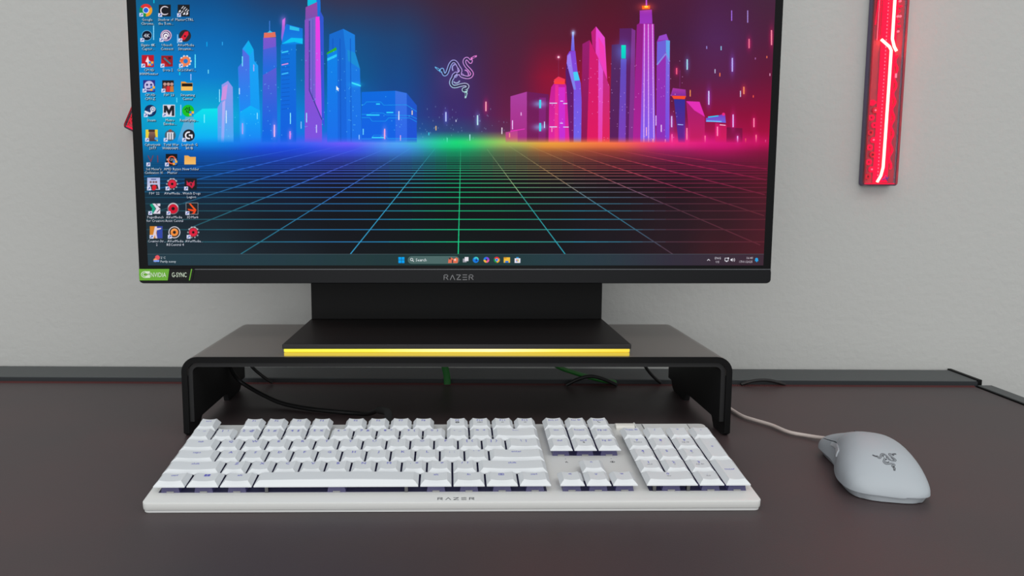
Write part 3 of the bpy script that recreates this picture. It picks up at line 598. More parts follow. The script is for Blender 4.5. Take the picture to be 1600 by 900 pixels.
# --- desktop icons
ICONS = [[(228, 16, 'Google', 'Chrome'), (257.5, 16.5, 'Shadow of', 'the Tom...'), (287, 16.5, 'MasterCTRL', '')],
         [(229.5, 55.5, 'Elgato 4K', 'Captur...'), (259.5, 55.5, 'Ubisoft', 'Connect'), (289, 56, 'AVerMedia', 'Streamin...')],
         [(231, 95.5, 'CPUID', 'HWMonitor'), (261, 95.5, 'Dota 2', ''), (290, 95.5, 'GC515FwU...', '')],
         [(233, 134.5, 'CPUID', 'CPU-Z'), (262.5, 134.5, 'F1\u00ae 23', ''), (292, 134.5, 'Streaming', 'Center')],
         [(235, 173, 'Steam', ''), (264, 173, 'Metro', 'Exodus...'), (294, 173, 'RazerSynap...', '')],
         [(237, 211.5, 'Cyberpunk', '2077'), (266, 211.5, 'Total War', 'WARHAM...'), (295, 211.5, 'Logitech G', 'HUB')],
         [(239, 250, 'Sid Meier\'s', 'Civilization VI'), (268, 250, 'AMD Ryzen', 'Master'), (297, 250, 'New folder', '')],
         [(240, 287.5, 'F1\u00ae 22', ''), (269, 287.5, 'AVerMedia...', ''), (298, 287.5, 'Watch Dogs', 'Legion')],
         [(242, 326, 'PugetBench', 'for Creators'), (270.5, 326, 'AVerMedia', 'Assist Central'), (300, 326, '3DMark', '')],
         [(244, 363, 'Counter-Str...', '2'), (272.5, 363, 'AVerMedia', 'RECentral 4'), (302, 363, 'AVerMedia...', '')]]
LABY = [(32.3, 38.4), (72, 78), (111, 117), (150, 156), (189.3, 195), (227.6, 233.2), (265.8, 271.4), (303.7, 309.3), (341, 346.6), (378.4, 384)]
LABDX = [2, 2, 2, 1.5, 1.5, 1.5, 1.2, 1.2, 1, 1]
for r, row in enumerate(ICONS):
    for c, (x, y, a, b) in enumerate(row):
        text_request(('ic', r, c, 0), a, 1)
        if b: text_request(('ic', r, c, 1), b, 1)
for k, b in (('search', 'Search'), ('deg', '2\u00b0C'), ('sun', 'Partly sunny'), ('eng', 'ENG'), ('us', 'US'), ('time', '16:41'), ('date', '17/01/2025'), ('4k', '4K'), ('ryz', 'RYZEN'), ('six', 'V I'), ('m', 'M')):
    text_request(('tb', k), b, 1)
# ------------------------------------------------------------------ keyboard layout (needed now for its lettering)
U = 0.0194
KEYS = []          # (column, row, width, height, legend, second legend)
def krow(r, x, items):
    for it in items:
        if isinstance(it, (int, float)): x += it; continue
        wd, leg = it[0], it[1]; sec = it[2] if len(it) > 2 else ''
        KEYS.append((x, r, wd, 1, leg, sec)); x += wd
k1 = lambda s: [(1, c) for c in s]
krow(5, 0, [(1, 'esc'), 1, (1, 'F1'), (1, 'F2'), (1, 'F3'), (1, 'F4'), .5, (1, 'F5'), (1, 'F6'), (1, 'F7'), (1, 'F8'), .5, (1, 'F9', 'ring'), (1, 'F10', 'game'), (1, 'F11', 'dash'), (1, 'F12', 'dash'), .27, (1, 'prt sc'), (1, 'scr lk'), (1, 'pause', 'moon')])
krow(4, 0, [(1, '`  ~'), (1, '1  !'), (1, '2  @'), (1, '3  #'), (1, '4  $'), (1, '5  %'), (1, '6  ^'), (1, '7  &'), (1, '8  *'), (1, '9  ('), (1, '0  )'), (1, '-  _'), (1, '=  +'), (2, '<----'), .27, (1, 'ins'), (1, 'home'), (1, 'pg up'), .27, (1, 'num lk'), (1, '/'), (1, '*'), (1, '-')])
krow(3, 0, [(1.5, 'tab')] + k1('QWERTYUIOP') + [(1, '[  {'), (1, ']  }'), (1.5, '\\  |'), .27, (1, 'del'), (1, 'end', 'blob'), (1, 'pg dn'), .27, (1, '7', 'home'), (1, '8', '^'), (1, '9', 'pg up')])
krow(2, 0, [(1.75, 'caps')] + k1('ASDFGHJKL') + [(1, ';  :'), (1, '\'  "'), (2.25, 'enter'), 3.54, (1, '4', '<'), (1, '5'), (1, '6', '>')])
krow(1, 0, [(2.25, 'shift')] + k1('ZXCVBNM') + [(1, ',  <'), (1, '.  >'), (1, '/  ?'), (2.75, 'shift'), 1.27, (1, '^'), 1.27, (1, '1', 'end'), (1, '2', 'v'), (1, '3', 'pg dn')])
krow(0, 0, [(1.25, 'ctrl'), (1.25, 'WIN'), (1.25, 'alt'), (6.25, ''), (1.25, 'alt'), (1.25, 'fn'), (1.25, 'MENU'), (1.25, 'ctrl'), .27, (1, '<'), (1, 'v'), (1, '>'), .27, (2, '0', 'ins'), (1, '.', 'del')])
KEYS.append((21.54, 2, 1, 2, '+', '')); KEYS.append((21.54, 0, 1, 2, 'enter', ''))
for k in KEYS:
    if k[4] and k[4] not in ('WIN', 'MENU'): text_request(('key', k[4]), k[4], 1)
    if k[5] and k[5] not in ('ring', 'game', 'dash', 'moon', 'blob'): text_request(('key', k[5]), k[5], 1)
for s in ('A', '1', 'g'): text_request(('ind', s), s, 1)
TXT = text_convert()

def text_mesh(name, key, height, fn, m, parent, width=None, capref=0.72):
    """lettering as a thin mesh; fn maps centred (x, y) to 3-D"""
    v, t = TXT[key]
    if len(v) == 0: return None
    s = height / capref; c = (v.min(0) + v.max(0)) / 2
    sx = s if width is None else width / (v[:, 0].max() - v[:, 0].min())
    mb = MB(); mb.add([fn((p[0] - c[0]) * sx, (p[1] - capref / 2) * s) for p in v], t)
    me = bpy.data.meshes.new(name); me.from_pydata(mb.v, [], mb.f); me.materials.append(m); me.update()
    return link(name, me, parent)
zc_ = (SKZ0 + SKZ1) / 2
text_mesh('maker_lettering', 'st1', 0.0046, lambda x, y: (SKX + 0.0188 + x, SKY - 0.0004, zc_ + y), M['sticker_white'], sk, width=0.0148)
text_mesh('sync_lettering', 'st2', 0.0046, lambda x, y: (SKX + 0.0390 + x, SKY - 0.0004, zc_ + y), M['sticker_white'], sk, width=0.0142)

# --- lettering and icons on the screen
def stext(key, x, y, cap, col, align='c', shadow=True, alpha=0.92, wmax=None):
    """x, y: middle of the capitals in photograph units, cap: their height"""
    v, t = TXT[key]
    if len(v) == 0: return
    ox, oy = P(x, y); s = cap * 2.02 / 0.72
    mid = {'c': (v[:, 0].min() + v[:, 0].max()) / 2, 'l': v[:, 0].min()}[align]
    sx = s
    if wmax: sx = min(s, wmax * 2.0 / (v[:, 0].max() - v[:, 0].min()))
    q = np.stack([ox + (v[:, 0] - mid) * sx, oy - (v[:, 1] - 0.36) * s], 1); b = clipbox(q, 3)
    if b[2] <= b[0] or b[3] <= b[1]: return
    a = np.zeros((b[3] - b[1], b[2] - b[0]), np.float32)
    for tri in t:
        pp = q[list(tri)]; bb = (max(b[0], int(pp[:, 0].min())), max(b[1], int(pp[:, 1].min())), min(b[2], int(pp[:, 0].max()) + 1), min(b[3], int(pp[:, 1].max()) + 1))
        if bb[2] > bb[0] and bb[3] > bb[1]: a[bb[1] - b[1]:bb[3] - b[1], bb[0] - b[0]:bb[2] - b[0]] += cover([pp], *bb)
    a = np.clip(a * 1.35, 0, 1)
    if shadow:
        sh = np.zeros_like(a)
        for dx, dy in ((1, 1), (2, 2), (1, 2), (2, 1)): sh[dy:, dx:] = np.maximum(sh[dy:, dx:], a[:-dy, :-dx])
        put(sh, b, (5, 15, 35), None, .75)
    put(a, b, col, None, alpha)
def badge(x, y):
    rect(x - 3.1, y - 3, x + 3.1, y + 3, (215, 218, 240)); line([(x - 1.6, y + 1.6), (x + 1.2, y - 1)], 1.1, (70, 90, 170)); poly([(x - .6, y - 1.8), (x + 2, y - 1.8), (x + 2, y + .8)], (70, 90, 170))
def shield(x, y):
    rect(x - 3.6, y - 3.6, x, y, (40, 130, 225)); rect(x, y - 3.6, x + 3.6, y, (245, 180, 60)); rect(x - 3.6, y, x, y + 3.4, (245, 170, 60)); poly([(x, y), (x + 3.6, y), (x + 2, y + 3.4), (x, y + 3.4)], (40, 120, 215))
def browser(x, y, r):
    disc(x, y, r, (222, 48, 50), a0=-150, a1=-30); disc(x, y, r, (235, 160, 40), a0=-30, a1=90); disc(x, y, r, (20, 140, 70), a0=90, a1=210); disc(x, y, r * .5, (235, 240, 245)); disc(x, y, r * .39, (30, 95, 220))
def folder(x, y, dark=False):
    poly([(x - 9, y - 7), (x - 3, y - 7), (x, y - 5), (x + 9, y - 5), (x + 9, y + 7), (x - 9, y + 7)], (240, 150, 50) if dark else (235, 165, 80), (245, 190, 105))
    if dark: rect(x - 8, y - 4, x + 8.5, y + .5, (20, 20, 22)); rect(x - 9, y + 1, x + 9, y + 7, (245, 190, 95))
def gear(x, y, col, r=9.5, rim=(150, 150, 155)):
    for k in range(10): disc(x + r * .9 * math.cos(k * .628), y + r * .9 * math.sin(k * .628), 1.5, rim)
    disc(x, y, r * .8, (95, 25, 32)); disc(x, y, r * .72, col, r * .22); disc(x, y - 1, r * .86, (225, 215, 220), r * .72, .7, 200, 340); disc(x, y, r * .2, (25, 20, 22))
def icon(r, c, x, y):
    n = (r, c); W_ = (235, 235, 242); K = (24, 26, 32)
    if n == (0, 0): browser(x, y, 10)
    elif n == (0, 1): rect(x - 9.3, y - 9.3, x + 9.3, y + 9.3, K); disc(x, y, 7.2, (225, 215, 222), 5.4, 1, 40, 320); disc(x + 1.6, y, 5.2, K)
    elif n == (0, 2):
        rect(x - 9.3, y - 9.3, x + 9.3, y + 9.3, K)
        for dx, dy in ((-6, 1), (-2, 2), (1, 4.5), (5.5, 5), (4, -1), (1.5, -3.5), (-1.5, -5), (6.5, 1)): line([(x + dx - 2, y + dy + 2), (x + dx + 1.5, y + dy - 2)], 1.5, (205, 205, 212))
        disc(x - 6, y + 1, 1.5, W_); disc(x + 1, y + 5, 1.5, W_); disc(x + 5.5, y + 5, 1.5, W_)
    elif n == (1, 0): disc(x, y, 8.2, (120, 190, 230)); disc(x, y, 7.4, (10, 18, 40)); stext(('tb', '4k'), x, y, 6, W_, shadow=False)
    elif n == (1, 1):
        disc(x, y, 9, (235, 205, 225), 7); disc(x, y, 9, (90, 40, 110), 8.3, .6); disc(x, y, 7.2, (80, 60, 110)); disc(x - .6, y, 6, (240, 230, 240), 4.4, 1, 60, 380); disc(x - .3, y + .6, 3.4, (250, 245, 250)); disc(x, y + 1, 1.2, (40, 30, 50))
    elif n == (1, 2): disc(x, y, 9.4, (45, 38, 44)); poly([(x - 7, y + 4), (x, y - 6.5), (x + 5, y - 7), (x + 5.5, y - 2), (x, y + 6), (x - 3, y + 7)], (222, 30, 55)); disc(x, y + .5, 1.5, (60, 20, 25))
    elif n == (2, 0): rect(x - 9.5, y - 9.5, x + 9.5, y + 9.5, (190, 22, 40)); poly([(x, y - 8), (x + 2, y - 1), (x + 4, y), (x, y + 8), (x - 1, y + 2), (x - 4, y + 1)], (240, 225, 230)); shield(x + 5, y + 4)
    elif n == (2, 1): rect(x - 9, y - 8.5, x + 9, y + 8.5, (150, 30, 38)); poly([(x - 9, y - 4), (x + 2, y + 8.5), (x - 9, y + 8.5)], (195, 35, 45)); line([(x - 5, y - 5), (x + 5.5, y + 4.5)], 2.2, (45, 130, 150)); rect(x + 2, y - 6.5, x + 6, y - 3, (70, 25, 32))
    elif n == (2, 2):
        for k in range(10): disc(x + 7.6 * math.cos(k * .628), y + 7.6 * math.sin(k * .628), 1.9, (225, 225, 230) if k > 5 or k < 3 else (240, 130, 80))
        disc(x, y, 7.4, (240, 130, 85), 3.4); disc(x, y, 3.3, (40, 120, 200)); poly([(x - 9, y - 4), (x - 2, y - 3), (x - 6, y + 2)], (235, 95, 50))
    elif n == (3, 0): rect(x - 9.3, y - 9.3, x + 9.3, y + 9.3, (48, 44, 130)); disc(x, y - .5, 7.6, (198, 190, 228)); rect(x - 6.5, y, x + 6.5, y + 6.5, (198, 190, 228)); disc(x - 3.2, y - 2, 1.7, (40, 40, 110)); disc(x + 3.2, y - 2, 1.7, (40, 40, 110)); rect(x - 4, y + 3, x + 4, y + 5, (60, 60, 120)); shield(x + 5.5, y + 4)
    elif n == (3, 1):
        rect(x - 9, y - 9, x + 9, y + 9, (34, 26, 30))
        for dx, cc in ((-5, (130, 60, 60)), (0.5, (215, 40, 50)), (6, (200, 120, 60))): disc(x + dx, y - 3, 2.6, (195, 150, 140)); poly([(x + dx - 3, y + 9), (x + dx - 2.5, y), (x + dx + 2.5, y), (x + dx + 3, y + 9)], cc)
    elif n == (3, 2): folder(x, y, True)
    elif n == (4, 0): disc(x, y, 9.2, (14, 38, 82), None); disc(x, y + 2, 6, (22, 72, 130), None, .6); line([(x - 9, y + 1), (x, y + 5), (x + 4, y - 2)], 3.2, (225, 228, 240)); disc(x + 3.8, y - 2.5, 4.2, (225, 228, 240)); disc(x + 3.8, y - 2.5, 2.6, (30, 50, 100)); disc(x + 3.8, y - 2.5, 1.8, (225, 228, 240))
    elif n == (4, 1): rect(x - 9.5, y - 9.5, x + 9.5, y + 9.5, (222, 214, 226)); poly([(x - 8, y - 8), (x - 3.5, y - 8), (x, y - 1), (x + 3.5, y - 8), (x + 8.3, y - 8), (x + 8.3, y + 8), (x + 4.5, y + 8), (x + 4.5, y - 1), (x, y + 7), (x - 4.5, y - 1), (x - 4.5, y + 3), (x - 8, y + 3)], (28, 32, 40))
    elif n == (4, 2):
        disc(x, y, 9.3, (18, 190, 40))
        for bd in EMB_BODY: line([(x - 1.5 + (p[0] - 450) / 62, y - .5 + (p[1] - 450) / 62) for p in bd[::2]], 1.2, (12, 60, 24))
        shield(x + 5.4, y + 4.4)
    elif n == (5, 0): rect(x - 9.5, y - 9, x + 9.5, y + 9, (232, 205, 60)); poly([(x - 6, y + 9), (x - 4, y - 5), (x, y - 8), (x + 5, y - 6), (x + 6, y + 2), (x + 8, y + 9)], (150, 105, 85), (70, 50, 60)); rect(x - 5, y - 9, x + 5, y - 5.5, (70, 48, 42)); disc(x + 7, y + 5, 2.6, (70, 160, 225))
    elif n == (5, 1):
        disc(x, y, 8.6, (70, 95, 110)); disc(x, y - 7, 2.6, (130, 80, 80))
        for dx in (-4, -.2, 3.6): rect(x + dx - 1.2, y - 4, x + dx + 1.2, y + 6.5, (230, 225, 235))
        line([(x - 5, y - 4), (x + 5.5, y - 4)], 1.4, (225, 220, 230))
    elif n == (5, 2): disc(x, y, 9.3, (26, 30, 38)); disc(x, y, 6.2, (238, 232, 240), 3.8, 1, 70, 290); rect(x, y - 1.5, x + 6, y + 1.2, (238, 232, 240)); rect(x + 3.6, y - 1, x + 6, y + 4.5, (238, 232, 240))
    elif n == (6, 0): stext(('tb', 'six'), x, y - 2, 11, (120, 55, 80), shadow=False)
    elif n == (6, 1): rect(x - 9, y - 9.5, x + 9, y + 9, (18, 18, 24)); disc(x + .5, y, 6.6, (235, 95, 60), 4.6); stext(('tb', 'ryz'), x, y - .6, 3.6, W_, shadow=False, wmax=16); shield(x + 5.5, y + 4.5)
    elif n == (6, 2): folder(x, y)
    elif n == (7, 0): rect(x - 10, y - 10, x + 10, y + 9, (170, 180, 225), (205, 205, 228)); disc(x, y + 6, 4, (215, 30, 45)); poly([(x - 6, y + 8), (x - 5, y + 1), (x + 6, y + 1), (x + 8, y + 8)], (55, 45, 55)); disc(x + 1, y + 5, 3.6, (215, 28, 42)); [disc(x + dx, y - 3, 1.7, (120, 85, 90)) for dx in (-4.5, 0, 4)]; line([(x - 4, y - 7.4), (x + 4, y - 7.4)], 1.2, (40, 60, 110))
    elif n in ((7, 1), (9, 2)): gear(x, y, (215, 35, 62), 9)
    elif n == (7, 2): rect(x - 9.5, y - 9, x + 9.5, y + 9, (24, 28, 34)); poly([(x - 6.5, y - 6), (x - 4, y - 2), (x, y - 3.5), (x + 3, y - 2), (x + 6, y - 6.5), (x + 6, y + 2), (x + 2, y + 7), (x - 2.5, y + 3), (x - 6.5, y + 2)], (200, 35, 66)); poly([(x - 1, y - 1), (x + 2, y - 1), (x + 1, y + 4)], (30, 28, 34))
    elif n == (8, 0): poly([(x - 8, y - 6), (x - 4, y - 8), (x + 1, y), (x - 3, y + 8), (x - 7, y + 7), (x - 4, y)], (20, 160, 125)); poly([(x - 4, y - 8), (x + 3, y - 8), (x + 8.5, y), (x + 8.5, y + 8), (x - 3, y + 8), (x + 2, y)], (222, 215, 228)); line([(x + 1, y - 8), (x + 8, y - 1)], 1, (60, 40, 60)); line([(x + 8, y + 1), (x + 3, y + 6)], 1, (60, 40, 60)); rect(x + 4, y - 8, x + 8.5, y - 4, (222, 215, 228))
    elif n == (8, 1): disc(x, y, 9, (120, 115, 122)); disc(x, y - .8, 8.4, (215, 210, 216), 6.5, .8, 190, 350); disc(x, y + .4, 7.3, (205, 22, 48)); disc(x, y, 2.6, (30, 22, 26))
    elif n == (8, 2): rect(x - 9.8, y - 9.3, x + 9.8, y + 9.3, (130, 135, 142)); rect(x - 8.8, y - 8.3, x + 8.8, y + 8.3, (32, 32, 38)); poly([(x - 5, y - 8), (x - 2, y - 8), (x + 7, y + 2), (x + 5, y + 4)], (245, 85, 30)); poly([(x - 7, y), (x + 7, y + 2), (x + 4, y + 8), (x - 1, y + 8), (x + 3, y + 5), (x - 6, y + 2.5)], (240, 70, 28))
    elif n == (9, 0): rect(x - 10, y - 9.5, x + 10, y + 9.5, (205, 125, 38)); rect(x + 1, y - 9.5, x + 10, y + 9.5, (52, 72, 165)); poly([(x - 2, y - 9), (x + 1, y - 9), (x + 1.5, y - 6.5), (x + 8, y - 7), (x + 7.5, y - 5), (x + 1, y - 3), (x, y + 1), (x + 2, y + 9.5), (x - 1, y + 9.5), (x - 2, y + 4), (x - 4, y + 9.5), (x - 6, y + 9.5), (x - 4, y)], (222, 205, 215))
    elif n == (9, 1): disc(x, y, 9.3, (225, 220, 226)); disc(x, y, 8, (50, 46, 50)); disc(x, y, 6, (240, 140, 60)); disc(x, y - 1, 5, (255, 190, 120), 3.6, .6, 180, 330); disc(x, y, 2.4, (40, 32, 32))
    if n not in ((3, 2), (4, 2), (6, 2)): badge(x - 7.2, y + 7)
for r, row in enumerate(ICONS):
    for c, (x, y, a, b) in enumerate(row):
        icon(r, c, x, y)
        lx = x + (LABDX[r] if c == 0 else (1.5 if c == 1 else 1.2))
        for k in (0, 1):
            if (('ic', r, c, k)) in TXT: stext(('ic', r, c, k), lx, LABY[r][k] - 1.8, 3.9, (238, 240, 246), wmax=27.5)
# --- taskbar
TBX = [212, 400, 620, 712, 860, 960, 1050, 1205]; TBC = [(36, 60, 72), (34, 58, 68), (32, 56, 58), (30, 58, 56), (36, 60, 68), (42, 56, 66), (50, 46, 60), (62, 42, 54)]
tb = np.clip((QY - 396.6) / .6, 0, 1)[..., None] * 0.95
IMG = IMG * (1 - tb) + np.stack([np.interp(QX, TBX, [c[k] for c in TBC]) for k in range(3)], -1) * tb
rect(212, 396.7, 1210, 397.3, (88, 104, 112), None, .7)
for dx in (0, 1):
    for dy in (0, 1): rect(622.5 + dx * 5, 401.6 + dy * 5, 627 + dx * 5, 406.1 + dy * 5, (0, 175, 245), (0, 140, 230))
pill = [(643 + 6 * math.cos(a), 406.2 + 6 * math.sin(a)) for a in np.linspace(math.pi / 2, 3 * math.pi / 2, 9)] + [(712 + 6 * math.cos(a), 406.2 + 6 * math.sin(a)) for a in np.linspace(-math.pi / 2, math.pi / 2, 9)]
poly(pill, (76, 104, 102)); disc(643.2, 405.4, 2.3, (240, 240, 242), 1.5); line([(644.8, 407), (646.6, 408.8)], 1, (240, 240, 242)); stext(('tb', 'search'), 658, 406, 4.6, (240, 242, 244), shadow=False)
poly([(700, 411), (701, 404), (705, 402), (709, 405), (713, 402), (716, 404), (715, 411)], (225, 110, 80)); disc(703, 404, 1.6, (70, 55, 55)); disc(711, 406, 1.6, (240, 215, 195)); rect(706, 406, 708, 411, (60, 60, 65))
rect(723, 404, 729, 410, (150, 150, 160)); rect(726, 401.5, 732, 408, (228, 222, 232))
disc(743.4, 406, 4.8, (20, 120, 220)); disc(744.2, 405, 3.6, (70, 205, 190), 1.6, 1, 180, 380); disc(744.5, 406.8, 1.6, (20, 60, 130))
for a0, cc in ((180, (30, 120, 230)), (270, (130, 70, 220)), (0, (235, 90, 150)), (90, (245, 185, 60))): disc(760, 406, 4.6, cc, 1.4, 1, a0, a0 + 90)
browser(776.2, 406, 4.8)
rect(787, 402, 797, 410.5, (240, 190, 60)); rect(787, 402, 791.5, 404, (215, 145, 40)); rect(789.5, 407.6, 794.5, 410.5, (40, 110, 215))
rect(804, 403.5, 813, 410.8, (232, 228, 240)); rect(806.5, 401.6, 810.5, 403.5, (50, 150, 215)); [rect(806.6 + dx * 2.1, 405.4 + dy * 2.1, 808.3 + dx * 2.1, 407.1 + dy * 2.1, cc) for dx, dy, cc in ((0, 0, (230, 80, 60)), (1, 0, (110, 180, 60)), (0, 1, (40, 130, 220)), (1, 1, (245, 185, 50)))]
Wt = (228, 228, 235)
line([(1105, 407.3), (1107.2, 405), (1109.4, 407.3)], 1, Wt); stext(('tb', 'eng'), 1121.6, 403.3, 3.5, Wt, shadow=False); stext(('tb', 'us'), 1121.2, 409.2, 3.5, Wt, shadow=False)
rect(1132.3, 402.8, 1138.3, 408, Wt); rect(1133.2, 403.7, 1137.4, 407.1, (54, 48, 60)); rect(1134, 408, 1136.6, 409.2, Wt); disc(1138, 403.5, 1.3, Wt)
poly([(1141.4, 404.8), (1142.8, 404.8), (1144.6, 403), (1144.6, 409), (1142.8, 407.2), (1141.4, 407.2)], Wt); disc(1144.4, 406, 2.4, Wt, 1.7, 1, -50, 50); disc(1144.4, 406, 4, Wt, 3.3, 1, -50, 50)
stext(('tb', 'time'), 1171.5, 403, 3.5, Wt, shadow=False); stext(('tb', 'date'), 1165.4, 408.9, 3.4, Wt, shadow=False, wmax=23)
poly([(1179.5, 408), (1180.2, 403.6), (1182.3, 402.6), (1184.2, 403.6), (1185, 408)], (40, 160, 225)); disc(1182.3, 408.6, 1, (40, 160, 225))
disc(246, 402.5, 3.8, (225, 85, 95)); disc(242.6, 406.6, 3, (240, 150, 90)); rect(240, 406.4, 249, 409.2, (120, 160, 240)); stext(('tb', 'deg'), 251, 402.6, 3.5, (240, 240, 245), 'l', False); stext(('tb', 'sun'), 251, 408.4, 3.5, (240, 240, 245), 'l', False, wmax=26)
poly([(525.4, 134), (525.4, 141.4), (527, 140), (528.2, 142.6), (529.4, 142), (528.3, 139.5), (530.3, 139.4)], (245, 245, 248))
# --- screen object
img = bpy.data.images.new('desktop_picture', TW, TH, alpha=False); px = np.ones((TH, TW, 4), np.float32)
px[..., :3] = np.clip(IMG[::-1] / 255, 0, 1); img.pixels.foreach_set(px.ravel()); img.update(); img.pack()
sm = mat('screen_lit', (0.002, 0.002, 0.002), 0.4, spec=0.03); nt = sm.node_tree
ti = nt.nodes.new('ShaderNodeTexImage'); ti.image = img; ti.extension = 'EXTEND'
nt.links.new(ti.outputs['Color'], nt.nodes['Principled BSDF'].inputs['Emission Color']); nt.nodes['Principled BSDF'].inputs['Emission Strength'].default_value = 1.0
me = bpy.data.meshes.new('screen'); x0, x1, z0, z1 = -SCW / 2, SCW / 2, SZ0, SZ0 + SCH
me.from_pydata([(x0, 0, z0), (x1, 0, z0), (x1, 0, z1), (x0, 0, z1), (x0, 0.0009, z0), (x1, 0.0009, z0), (x1, 0.0009, z1), (x0, 0.0009, z1)], [], [(0, 1, 2, 3), (0, 4, 5, 1), (1, 5, 6, 2), (2, 6, 7, 3), (3, 7, 4, 0)])
uv = me.uv_layers.new(name='uv')
for lp in me.loops:
    co = me.vertices[lp.vertex_index].co; uv.data[lp.index].uv = ((co.x - x0) / SCW, (co.z - z0) / SCH)
me.materials.append(sm); so = link('screen', me, monitor); so['label'] = 'lit screen with desktop icons, neon towers and a glowing grid floor'

# ------------------------------------------------------------------ keyboard
KW, KD, KT, TILT = 0.4445, 0.1365, 0.0078, math.radians(7.3)
kb = tag(empty('keyboard', (-0.0020, 0.5505, D), (TILT, 0, math.radians(0.60))), 'white full-size mechanical keyboard with violet legends in front of the riser', 'keyboard')
def kplate(z0, z1, inset=0.0, r=0.0042):
    return MB().prism([(p[0], p[1]) for p in rrect(-KW / 2 + inset, KW / 2 - inset, inset, KD - inset, r)], z0, z1, 'z')
kplate(0.0002, 0.0020, 0.0006).build('bottom_case', M['kb_low'], kb, smooth=35)
kplate(0.0022, KT).build('top_plate', M['kb'], kb, smooth=35, bevel=0.0006)
ft = math.tan(TILT) * (KD - 0.013)
for x in (-0.17, 0.17):
    MB().box(x - 0.012, x + 0.012, KD - 0.013, KD - 0.009, -ft + 0.0004, 0.001).build('foot', M['kb_low'], kb)
KX0, KV0 = -22.54 * U / 2 + 0.0002, 0.0125
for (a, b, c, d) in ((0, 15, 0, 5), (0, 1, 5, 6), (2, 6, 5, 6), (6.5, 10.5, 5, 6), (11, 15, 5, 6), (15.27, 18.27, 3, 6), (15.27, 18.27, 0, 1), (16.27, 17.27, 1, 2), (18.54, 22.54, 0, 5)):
    MB().box(KX0 + a * U + 0.0034, KX0 + b * U - 0.0034, KV0 + c * U + 0.003, KV0 + d * U - 0.001, KT - 0.0005, KT + 0.0003).build('key_gap_shade', M['gap_shade'], kb)  # thin dark sheets standing in for shade under the caps
Z0K = 0.0054
PROF = {5: (0.0094, 0.0101), 4: (0.0091, 0.0095), 3: (0.0088, 0.0090), 2: (0.0087, 0.0087), 1: (0.0089, 0.0086), 0: (0.0094, 0.0087)}   # cap top, front and back edge above the plate
def cap_dims(wd, ht): return wd * U - 0.0015, ht * U - 0.0012
SX, SF, SBK = 0.0029, 0.0036, 0.0012
def dish(xn, convex): return (0.0006 if convex else -0.0008) * (1 - xn * xn)
def cap_top(wd, ht, row, x, y, convex=False):
    bw, bh = cap_dims(wd, ht); tw = bw / 2 - SX; yf, yb = -bh / 2 + SF, bh / 2 - SBK
    zf, zb = PROF[row]; f = min(1, max(0, (y - yf) / (yb - yf)))
    return zf + (zb - zf) * f + dish(max(-1, min(1, x / tw)), convex)
_caps = {}
def cap_mesh(wd, ht, row):
    key = (wd, ht, row)
    if key in _caps: return _caps[key]
    convex = wd > 5; bw, bh = cap_dims(wd, ht); zf, zb = PROF[row]; n = 8 if wd < 5 else 12; vs_ = []; tw = bw / 2 - SX
    for i in range(n + 1):
        u_ = -1 + 2 * i / n; xb = u_ * bw / 2; xt = u_ * tw; d = dish(u_, convex)
        yf, yb = -bh / 2, bh / 2
        prof = [(xb, yf, Z0K), (xb, yf + 0.0001, Z0K + 0.0008), (xb + (xt - xb) * .55, yf + SF * .5, Z0K + (zf - Z0K) * .62 + d * .3), (xt, yf + SF - 0.0005, zf - 0.0005 + d), (xt * .985, yf + SF, zf - 0.0001 + d), (xt * .985, (yf + SF + yb - SBK) / 2, (zf + zb) / 2 + d), (xt * .985, yb - SBK - 0.0004, zb + d), (xt, yb - SBK, zb - 0.0004 + d), (xb, yb, Z0K + 0.0008), (xb, yb, Z0K)]
        vs_ += prof
    k = len(prof); fs = [(i * k + j, (i + 1) * k + j, (i + 1) * k + j + 1, i * k + j + 1) for i in range(n) for j in range(k - 1)]
    fs += [tuple(range(k)), tuple(n * k + j for j in range(k - 1, -1, -1))]
    me = MB().add(vs_, fs).mesh('keycap', M['key'], smooth=28); _caps[key] = me
    return me
sw = MB()
sw.add([(-.0068, -.0068, 0), (.0068, -.0068, 0), (.0068, .0068, 0), (-.0068, .0068, 0), (-.0058, -.0062, .0052), (.0058, -.0062, .0052), (.0058, .0062, .0052), (-.0058, .0062, .0052)], [(4, 5, 6, 7), (0, 1, 5, 4), (1, 2, 6, 5), (2, 3, 7, 6), (3, 0, 4, 7)])
SWM = sw.mesh('switch', M['switch'])
SFM = MB().box(-.0026, .0026, -.0074, -.0066, 0, .0012).mesh('switch_clip', M['switch_foot'])
STM = MB().box(-.0012, .0012, -.0072, -.0040, 0, .0053).mesh('stabiliser_wire', M['chrome'])
